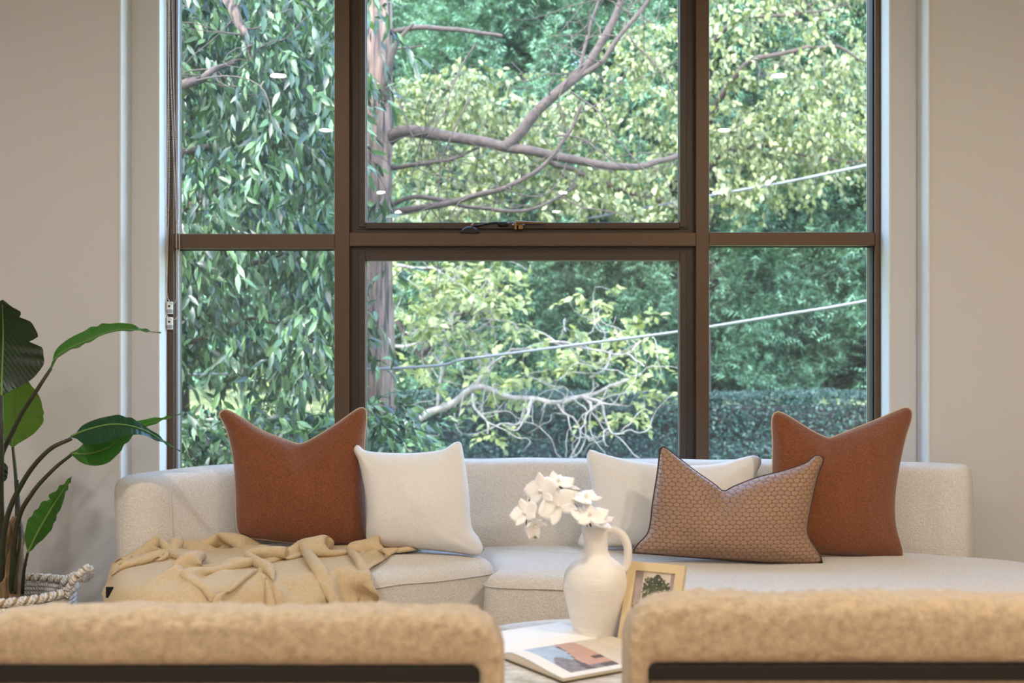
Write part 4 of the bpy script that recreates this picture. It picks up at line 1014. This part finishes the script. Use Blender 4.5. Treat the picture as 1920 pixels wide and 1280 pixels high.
ln.append(branch(tr, [(1080, 140, TY-0.5), (1095, 90, TY-0.4), (1110, 40, TY-0.35), (1135, -40, TY-0.3)], 3.5*kt, 2.5*kt, 'limb', 'limb', 8, 0.02))
ln.append(branch(tr, [(722, 398, TY), (790, 391, TY-0.2), (860, 376, TY-0.35), (950, 350, TY-0.5), (1020, 310, TY-0.55), (1065, 250, TY-0.6), (1092, 195, TY-0.65)], 7*kt, 2.5*kt, 'limb', 'limb', 8, 0.02))
ln.append(branch(tr, [(728, 386, TY), (770, 370, TY-0.1), (820, 372, TY-0.2), (880, 388, TY-0.25), (975, 396, TY-0.3), (1040, 374, TY-0.3), (1085, 345, TY-0.3)], 5*kt, 2.2*kt, 'limb', 'limb', 8, 0.015))
ln.append(branch(tr, [(735, 314, TY), (790, 308, TY-0.15), (850, 297, TY-0.2), (900, 276, TY-0.2)], 5*kt, 2*kt, 'limb', 'limb', 8, 0.01))
ln.append(branch(tr, [(735, 60, TY), (790, 52, TY-0.2), (850, 55, TY-0.25), (900, 62, TY-0.3), (942, 67, TY-0.3)], 5.5*kt, 3*kt, 'limb', 'limb', 8, 0.01))
ln.append(branch(tr, [(720, 185, TY-0.1), (728, 140, TY-0.2), (742, 85, TY-0.25), (776, 44, TY-0.3)], 9*kt, 2.5*kt, 'limb', 'limb', 8, 0.01))
ln.append(branch(tr, [(735, 92, TY-0.1), (765, 90, TY-0.2), (795, 86, TY-0.25)], 3*kt, 1.5*kt, 'limb', 'limb', 6, 0.0))
for pts in ([(742, 160, TY-0.2), (765, 240, TY-0.3), (790, 285, TY-0.3)], [(890, 80, TY-0.4), (860, 135, TY-0.4), (830, 215, TY-0.5), (800, 260, TY-0.5)], [(880, 185, TY-0.4), (845, 255, TY-0.45), (826, 310, TY-0.4), (822, 378, TY-0.4)],
            [(1068, 172, TY-0.5), (1120, 210, TY-0.5), (1160, 265, TY-0.5), (1215, 325, TY-0.5)], [(1180, 62, TY-0.6), (1220, 110, TY-0.6), (1255, 160, TY-0.6), (1280, 205, TY-0.6)], [(1040, 255, TY-0.6), (1080, 258, TY-0.6), (1130, 285, TY-0.6), (1180, 320, TY-0.6)]):
    ln.append(branch(tr, pts, 2*kt, 1*kt, 'limb', 'twig', 6, 0.02))
twigs(tr, rs, ln[:7], 90, 0.9, 1.3*kt, 'limb')
# ---------------------------------------------------------------- broad leaved evergreen at the left
rs = np.random.RandomState(5)
LX, LY = at(215, 0, 8.8).x, 8.8
t1 = thing('tree', 'leafy evergreen with drooping glossy leaves filling the left panes', 'tree', (LX, LY, GZ))
P = cr([(LX, LY, GZ-0.2), (LX+0.05, LY, 1.2), (LX+0.12, LY, 2.6), (LX+0.3, LY, 4.2), (LX+0.3, LY, 5.5)], 60)
mk('trunk', *tube(P, [0.15, 0.13, 0.09, 0.05], 16), MT['bark'], t1)
ll = [branch(t1, [(250, -330, 8.7), (390, -60, 7.6), (430, 8, 7.25), (447, 42, 7.2), (462, 66, 7.2), (475, 130, 7.3)], 0.05, 0.012, 'bark', 'limb', 12, 0.02),
      branch(t1, [(230, 210, 8.7), (330, 163, 7.3), (375, 150, 7.2), (400, 132, 7.2), (440, 120, 7.4)], 0.035, 0.012, 'limb', 'limb', 10, 0.01),
      branch(t1, [(240, 320, 8.7), (340, 285, 8.4), (450, 270, 8.3), (570, 240, 8.3), (640, 200, 8.3)], 0.03, 0.006, 'limb', 'limb', 8, 0.03),
      branch(t1, [(230, 420, 8.7), (350, 390, 8.4), (420, 350, 8.3), (520, 330, 8.3), (610, 280, 8.3)], 0.03, 0.006, 'limb', 'limb', 8, 0.03),
      branch(t1, [(230, 560, 8.7), (330, 520, 8.4), (450, 500, 8.3), (560, 470, 8.3), (640, 490, 8.3)], 0.03, 0.006, 'limb', 'limb', 8, 0.03),
      branch(t1, [(230, 640, 8.7), (350, 640, 8.4), (470, 600, 8.3), (620, 622, 8.3)], 0.028, 0.006, 'limb', 'limb', 8, 0.03)]
twigs(t1, rs, ll, 60, 0.8, 0.005, 'limb', bias=(0.3, 0, -0.3))
def keepL(px, py, p):
    if px > 684 and not ((px < 705 and py < 170) or (px < 730 and 345 < py < 415) or (px < 745 and 488 < py < 530) or (px < 712 and 590 < py < 620)): return False
    g_ = 0.65*noise.noise(Vector((p[0]*1.7, p[1]*1.3, p[2]*1.7)))+0.5*noise.noise(Vector((p[0]*4+5, p[1]*2.5, p[2]*4)))
    if py > 640: return g_ > -0.05+0.006*(py-640)
    if px > 684: return p[1] < 8.6 and g_ > -0.1
    if px > 640: return g_ > 0.15
    return g_ > -0.02
C = pick_px(rs, 3300, (150, 760, -160, 700), (7.3, 9.2), keepL)
dl = rdir(rs, len(C), (0.25, -0.3, -0.45))
dl[:, 0] -= 0.5*(C[:, 0]/C[:, 1]*F+960 > 600); dl = unit(dl)
a = sprays(rs, C, dl, 0.34, 10, 0.75, 0.112, 0.42)
foliage(t1, leaf_tpl(0.31, 0.2), *a[:3], a[3], 'leaf_glossy')

# ---------------------------------------------------------------- pale leaved maple-like tree behind the limbs
rs = np.random.RandomState(8)
mt = thing('tree', 'yellow green tree with small hanging leaves behind the bare limbs', 'tree', (at(1317, 0, 12.6).x, 12.6, GZ))
mx_, my_ = mt.location.x, mt.location.y
mk('trunk', *tube(cr([(mx_, my_, GZ-0.2), (mx_+0.02, my_, 1.0), (mx_-0.01, my_, 2.4), (mx_+0.02, my_, 4.5)], 40), [0.075, 0.06, 0.04], 14), MT['barkdark'], mt)
ml_ = [branch(mt, [(1316, 400, 12.5), (1120, 340, 12.2), (930, 250, 12.0), (820, 200, 11.9)], 0.04, 0.008, 'limb', 'limb', 8, 0.04),
       branch(mt, [(1316, 250, 12.5), (1360, 170, 12.0), (1420, 110, 11.7), (1560, 90, 11.6), (1620, 120, 11.6)], 0.04, 0.008, 'limb', 'limb', 8, 0.04),
       branch(mt, [(1316, 340, 12.5), (1360, 285, 12.0), (1440, 275, 11.8), (1560, 300, 11.7), (1615, 305, 11.7)], 0.03, 0.006, 'limb', 'limb', 8, 0.04),
       branch(mt, [(1316, 120, 12.5), (1370, 45, 12.0), (1470, 30, 11.8), (1590, 10, 11.7)], 0.03, 0.006, 'limb', 'limb', 8, 0.04)]
twigs(mt, rs, ml_, 70, 0.8, 0.005, 'limb')
BL = [(735, 900, 110, 240, 100), (735, 930, 200, 415, 230), (860, 960, 140, 290, 90), (1000, 1280, 170, 400, 330), (930, 1120, 230, 330, 120), (1120, 1300, 40, 200, 120), (1160, 1280, 380, 420, 30), (735, 900, 330, 415, 90),
      (1330, 1640, -60, 120, 260), (1330, 1610, 100, 260, 300), (1330, 1560, 230, 340, 190), (1540, 1625, 250, 315, 40), (1300, 1450, 330, 370, 50), (340, 640, -30, 430, 60)]
C = np.vstack([pick_px(rs, n_, b[:4], (11.2, 13.2), lambda px, py, p: noise.noise(Vector((p[0]*2.4, p[1], p[2]*2.4))) > -0.05) for b in BL for n_ in [int(b[4]*1.3)]])
dl = rdir(rs, len(C), (0.2, -0.3, -0.3))
a = sprays(rs, C, dl, 0.34, 13, 0.7, 0.066, 0.5)
foliage(mt, leaf_tpl(0.62, 0.2), *a[:3], a[3], 'leaf_maple')

# ---------------------------------------------------------------- gnarled pale tree low in the middle pane
rs = np.random.RandomState(14)
gt = thing('tree', 'gnarled pale branched tree with yellow green leaves in the lower middle pane', 'tree', (at(690, 0, 11.2).x, 11.2, GZ))
gx, gy = gt.location.x, gt.location.y
mk('trunk', *tube(cr([(gx, gy, GZ-0.2), (gx+0.05, gy, 0.0), (gx+0.22, gy-0.05, 0.3), at(775, 792, 11.0)], 30), [0.09, 0.07, 0.055], 12), MT['pale'], gt)
k_ = 11.0/F
gl_ = [branch(gt, [(765, 797, 11.0), (800, 775, 11.0), (850, 755, 11.0), (892, 730, 10.9), (930, 733, 10.9), (985, 748, 10.9), (1045, 753, 10.8), (1100, 738, 10.8), (1150, 722, 10.7), (1205, 705, 10.7)], 8*k_, 2.5*k_, 'pale', 'limb', 10, 0.03),
       branch(gt, [(890, 732, 10.9), (905, 700, 10.9), (935, 678, 10.8), (960, 655, 10.8)], 4*k_, 2*k_, 'pale', 'limb', 8, 0.03),
       branch(gt, [(790, 668, 11.3), (835, 622, 11.3), (875, 580, 11.2), (910, 555, 11.2), (945, 550, 11.2)], 5.5*k_, 2.5*k_, 'limb', 'limb', 8, 0.02),
       branch(gt, [(705, 560, 11.4), (745, 600, 11.3), (768, 640, 11.3), (788, 668, 11.3), (808, 692, 11.2)], 5*k_, 3*k_, 'limb', 'limb', 8, 0.02),
       branch(gt, [(800, 655, 11.1), (803, 620, 11.0), (820, 600, 11.0), (840, 605, 11.0)], 3.5*k_, 2*k_, 'pale', 'limb', 8, 0.02),
       branch(gt, [(735, 652, 11.2), (790, 646, 11.1), (820, 640, 11.1), (880, 610, 11.0), (900, 570, 11.0)], 3.5*k_, 1.5*k_, 'pale', 'limb', 8, 0.03),
       branch(gt, [(812, 660, 11.0), (826, 692, 11.0), (822, 730, 11.0), (820, 760, 11.0)], 3*k_, 3*k_, 'pale', 'limb', 8, 0.02),
       branch(gt, [(888, 740, 10.9), (892, 765, 10.8), (915, 790, 10.7), (915, 815, 10.7)], 3*k_, 1.5*k_, 'pale', 'limb', 8, 0.02),
       branch(gt, [(995, 750, 10.8), (988, 780, 10.7), (970, 795, 10.7), (945, 800, 10.7)], 3*k_, 1.5*k_, 'pale', 'limb', 8, 0.02),
       branch(gt, [(1090, 742, 10.8), (1125, 752, 10.7), (1135, 780, 10.7), (1148, 812, 10.7), (1172, 812, 10.7)], 3.5*k_, 1.5*k_, 'pale', 'limb', 8, 0.02),
       branch(gt, [(1045, 755, 10.8), (1060, 775, 10.7), (1075, 782, 10.7)], 3*k_, 1.5*k_, 'pale', 'limb', 8, 0.02),
       branch(gt, [(1100, 740, 10.8), (1108, 765, 10.7), (1090, 780, 10.7)], 3*k_, 1.5*k_, 'pale', 'limb', 8, 0.02),
       branch(gt, [(960, 655, 10.8), (1040, 640, 10.7), (1120, 655, 10.7), (1170, 662, 10.7), (1200, 640, 10.7)], 2.5*k_, 1.5*k_, 'pale', 'limb', 8, 0.03),
       branch(gt, [(1150, 655, 10.7), (1130, 690, 10.7), (1105, 710, 10.7)], 2.5*k_, 1.5*k_, 'pale', 'limb', 8, 0.03),
       branch(gt, [(745, 498, 11.3), (800, 505, 11.2), (850, 520, 11.2), (870, 540, 11.1)], 3*k_, 1.5*k_, 'pale', 'limb', 8, 0.04)]
twigs(gt, rs, gl_, 105, 0.7, 1.5*k_, 'pale', gnarl=0.5, bias=(0, 0, 0.4))
BL = [(740, 1000, 500, 640, 240), (740, 900, 490, 560, 80), (740, 960, 600, 720, 130), (1000, 1220, 590, 720, 150), (1090, 1150, 540, 640, 30), (890, 960, 740, 815, 30), (1130, 1200, 740, 790, 14), (900, 960, 700, 760, 16), (1150, 1215, 690, 745, 14), (430, 640, 690, 770, 60), (560, 640, 620, 720, 30)]
C = np.vstack([pick_px(rs, b[4], b[:4], (10.5, 12.0), lambda px, py, p: noise.noise(Vector((p[0]*3.0, p[1], p[2]*3.4))) > 0.03) for b in BL])
dl = rdir(rs, len(C), (0.2, -0.4, 0.1)); dl[:, 2] *= 0.4; dl = unit(dl)
a = sprays(rs, C, dl, 0.25, 8, 0.15, 0.088, 0.4)
foliage(gt, leaf_tpl(0.52, 0.12), a[0], a[1], unit(np.array([0, -0.5, 0.9])+0.35*rs.randn(len(a[0]), 3)), a[3], 'leaf_magnolia')

# ---------------------------------------------------------------- near shrubs under the window
def shrub(label, seed, box, Y, n, base):
    rs = np.random.RandomState(seed)
    t = thing('shrub', label, 'shrub', (base.x, base.y, GZ), 'shrubs outside the window')
    C = pick_px(rs, n, box, Y); lines = []
    for i in range(7):
        q = C[rs.randint(len(C))]; m_ = (np.array([base.x, base.y, GZ])+q)/2+np.array([0, 0, 0.15])
        lines.append(cr([(base.x, base.y, GZ-0.05), m_, q], 16))
        MB().tube(lines[-1], [0.018, 0.006], 6).build('stem', MT['limb'], t, True)
    a = sprays(rs, C, rdir(rs, len(C), (0, -0.4, 0.0)), 0.26, 10, 0.5, 0.10, 0.4)
    foliage(t, leaf_tpl(0.34, 0.2), *a[:3], a[3], 'leaf_glossy')
shrub('dark leafy shrub low in the left pane behind the sofa', 3, (300, 660, 765, 960), (7.4, 8.6), 330, at(480, 900, 8.0))
shrub('drooping leafy shrub at the foot of the big trunk', 4, (683, 800, 775, 900), (7.6, 8.4), 110, at(730, 900, 8.0))

# ---------------------------------------------------------------- conifers
def frond_tpl():
    V = [(0, 0, 0), (-0.03, 0.5, 0), (0.03, 0.5, 0), (0, 1.0, -0.08)]; T_ = [(0, 2, 1), (1, 2, 3)]
    for s_, l in ((0.15, 0.34), (0.38, 0.30), (0.60, 0.22), (0.80, 0.13)):
        for sg in (-1, 1):
            b = len(V); V += [(0, s_, 0), (0, s_+0.10, 0), (sg*l, s_+l*0.95, -0.06)]; T_.append((b, b+1, b+2) if sg < 0 else (b, b+2, b+1))
    return np.array(V, float), np.array(T_)
def conifer(label, seed, H, Rm, nt, ns):
    rs = np.random.RandomState(seed)
    t = thing('conifer', label, 'tree', (0, 0, 0), 'feathery conifers behind the garden')
    mk('trunk', *tube([(0, 0, -0.3), (0, 0, 2.0), (0, 0, H*0.97)], [0.20, 0.12, 0.02], 10), MT['barkdark'], t)
    z = 0.9+(H-1.1)*rs.rand(nt)**1.15; r = Rm*(1-z/H)**0.55*(0.9+0.25*rs.rand(nt)); an = rs.rand(nt)*2*math.pi
    inner = rs.rand(nt) < 0.25; r[inner] *= 0.6
    c = np.stack([r*np.cos(an), r*np.sin(an), z], 1); o = np.stack([np.cos(an), np.sin(an), np.full(nt, 0.25)], 1)
    pos = np.repeat(c, ns, 0)+rs.randn(nt*ns, 3)*0.11; oo = np.repeat(o, ns, 0)
    d = unit(oo+0.75*rs.randn(nt*ns, 3)); nm = unit(np.array([0, 0, 0.9])+oo*0.5+0.6*rs.randn(nt*ns, 3))
    sz = 0.13+0.13*rs.rand(nt*ns)
    foliage(t, frond_tpl(), pos+np.array([0, 0, 0]), d, nm, sz, 'leaf_conifer', 0)
    mb = MB()
    for i in range(0, nt, 3): mb.tube([(0, 0, c[i][2]-0.25), tuple(c[i])], [0.02, 0.008], 4)
    b = mb.build('boughs', MT['barkdark'], t, True); b['kind'] = 'stuff'
    return t
proto = [conifer('x', 31, 7.2, 1.75, 330, 90), conifer('x', 32, 6.9, 1.55, 300, 90)]
def copy_tree(o, label):
    c = o.copy(); COL.objects.link(c); c['label'] = label
    for ch in o.children:
        d = ch.copy(); COL.objects.link(d); d.parent = c
    return c
spots = [(930, 15.6, 1.0, 'feathery conifer standing right of the big trunk in the middle pane'), (1150, 16.4, 1.05, 'feathery conifer behind the fork of the bare limbs'), (1330, 15.0, 0.95, 'feathery conifer behind the right mullion'),
         (1500, 15.6, 1.0, 'feathery conifer in the middle of the right panes'), (1680, 15.0, 1.1, 'feathery conifer at the right edge of the window'), (770, 17.5, 1.1, 'feathery conifer behind the big trunk'),
         (540, 16.8, 1.0, 'feathery conifer glimpsed through the left tree beside the mullion'), (330, 16.5, 1.05, 'feathery conifer behind the left edge of the window'),
         (650, 22, 1.35, 'distant conifer left of the big trunk in the back row'), (860, 23, 1.4, 'distant conifer in the back row behind the middle pane'), (1060, 22.5, 1.4, 'distant conifer in the back row behind the forked limb'),
         (1250, 22, 1.35, 'distant conifer in the back row left of the right mullion'), (1420, 23, 1.4, 'distant conifer in the back row behind the right panes'), (1600, 22, 1.35, 'distant conifer in the back row at the far right'), (420, 22, 1.35, 'distant conifer in the back row behind the left panes'), (220, 23, 1.4, 'distant conifer in the back row beyond the left wall')]
for i, (px, y, s_, lab) in enumerate(spots):
    src = proto[i % 2]; o = src if i < 2 else copy_tree(src, lab); o['label'] = lab
    o.location = (at(px, 0, y).x, y, gz_(y)-0.05); o.rotation_euler = (0, 0, 1.7*i); o.scale = (s_, s_, s_)

# ---------------------------------------------------------------- hedge
rs = np.random.RandomState(77)
hd = thing('hedge', 'clipped dark green hedge across the foot of the view', 'hedge', (1.0, 12.9, GZ))
hx0, hx1, hy0, hy1, hz1 = -1.6, 7.5, 12.5, 13.4, 0.60
V, Fc = [], []
MB().box(hx0+0.1, hx1-0.1, hy0+0.12, hy1-0.1, GZ, hz1-0.12, 0.1).build('branch_core', MT['barkdark'], hd)
n_ = 38000; f_ = rs.rand(n_) < 0.6
pos = np.stack([rs.uniform(hx0, hx1, n_), np.where(f_, hy0, rs.uniform(hy0, hy1, n_)), np.where(f_, rs.uniform(GZ, hz1, n_), hz1)], 1)
wv_ = np.array([noise.noise(Vector((p[0]*2.2, p[1]*2, p[2]*2.2))) for p in pos])
pos[:, 1] -= 0.12*wv_+0.06*rs.rand(n_); pos[:, 2] += np.where(f_, 0, 0.06*wv_)
foliage(hd, leaf_tpl(0.6, 0.1), pos, unit(rs.randn(n_, 3)+np.array([0, -0.5, 0.3])), unit(np.array([0, -0.8, 0.6])+0.5*rs.randn(n_, 3)), 0.03+0.025*rs.rand(n_), 'leaf_hedge', 0)

# ---------------------------------------------------------------- overhead cables
def cable(label, pts, r):
    P = cr([at(*p) for p in pts], 80)
    o = MB().tube(P, r, 8).build('overhead_cable', MT['cable'], None, True); tag(o, label, 'cable', 'cables crossing the garden')
cable('pale cable sloping across the lower middle and right panes', [(-300, 720, 9.4), (700, 692, 9.2), (880, 672, 9.1), (1090, 645, 9.0), (1275, 621, 9.0), (1480, 588, 8.9), (1635, 562, 8.8), (2300, 440, 8.4)], 0.0105)
cable('thin pale cable sloping across the upper right pane', [(-300, 540, 14.0), (900, 438, 13.0), (1100, 410, 12.5), (1335, 366, 11.5), (1480, 340, 11.2), (1600, 315, 11.0), (2300, 170, 10.5)], 0.013)
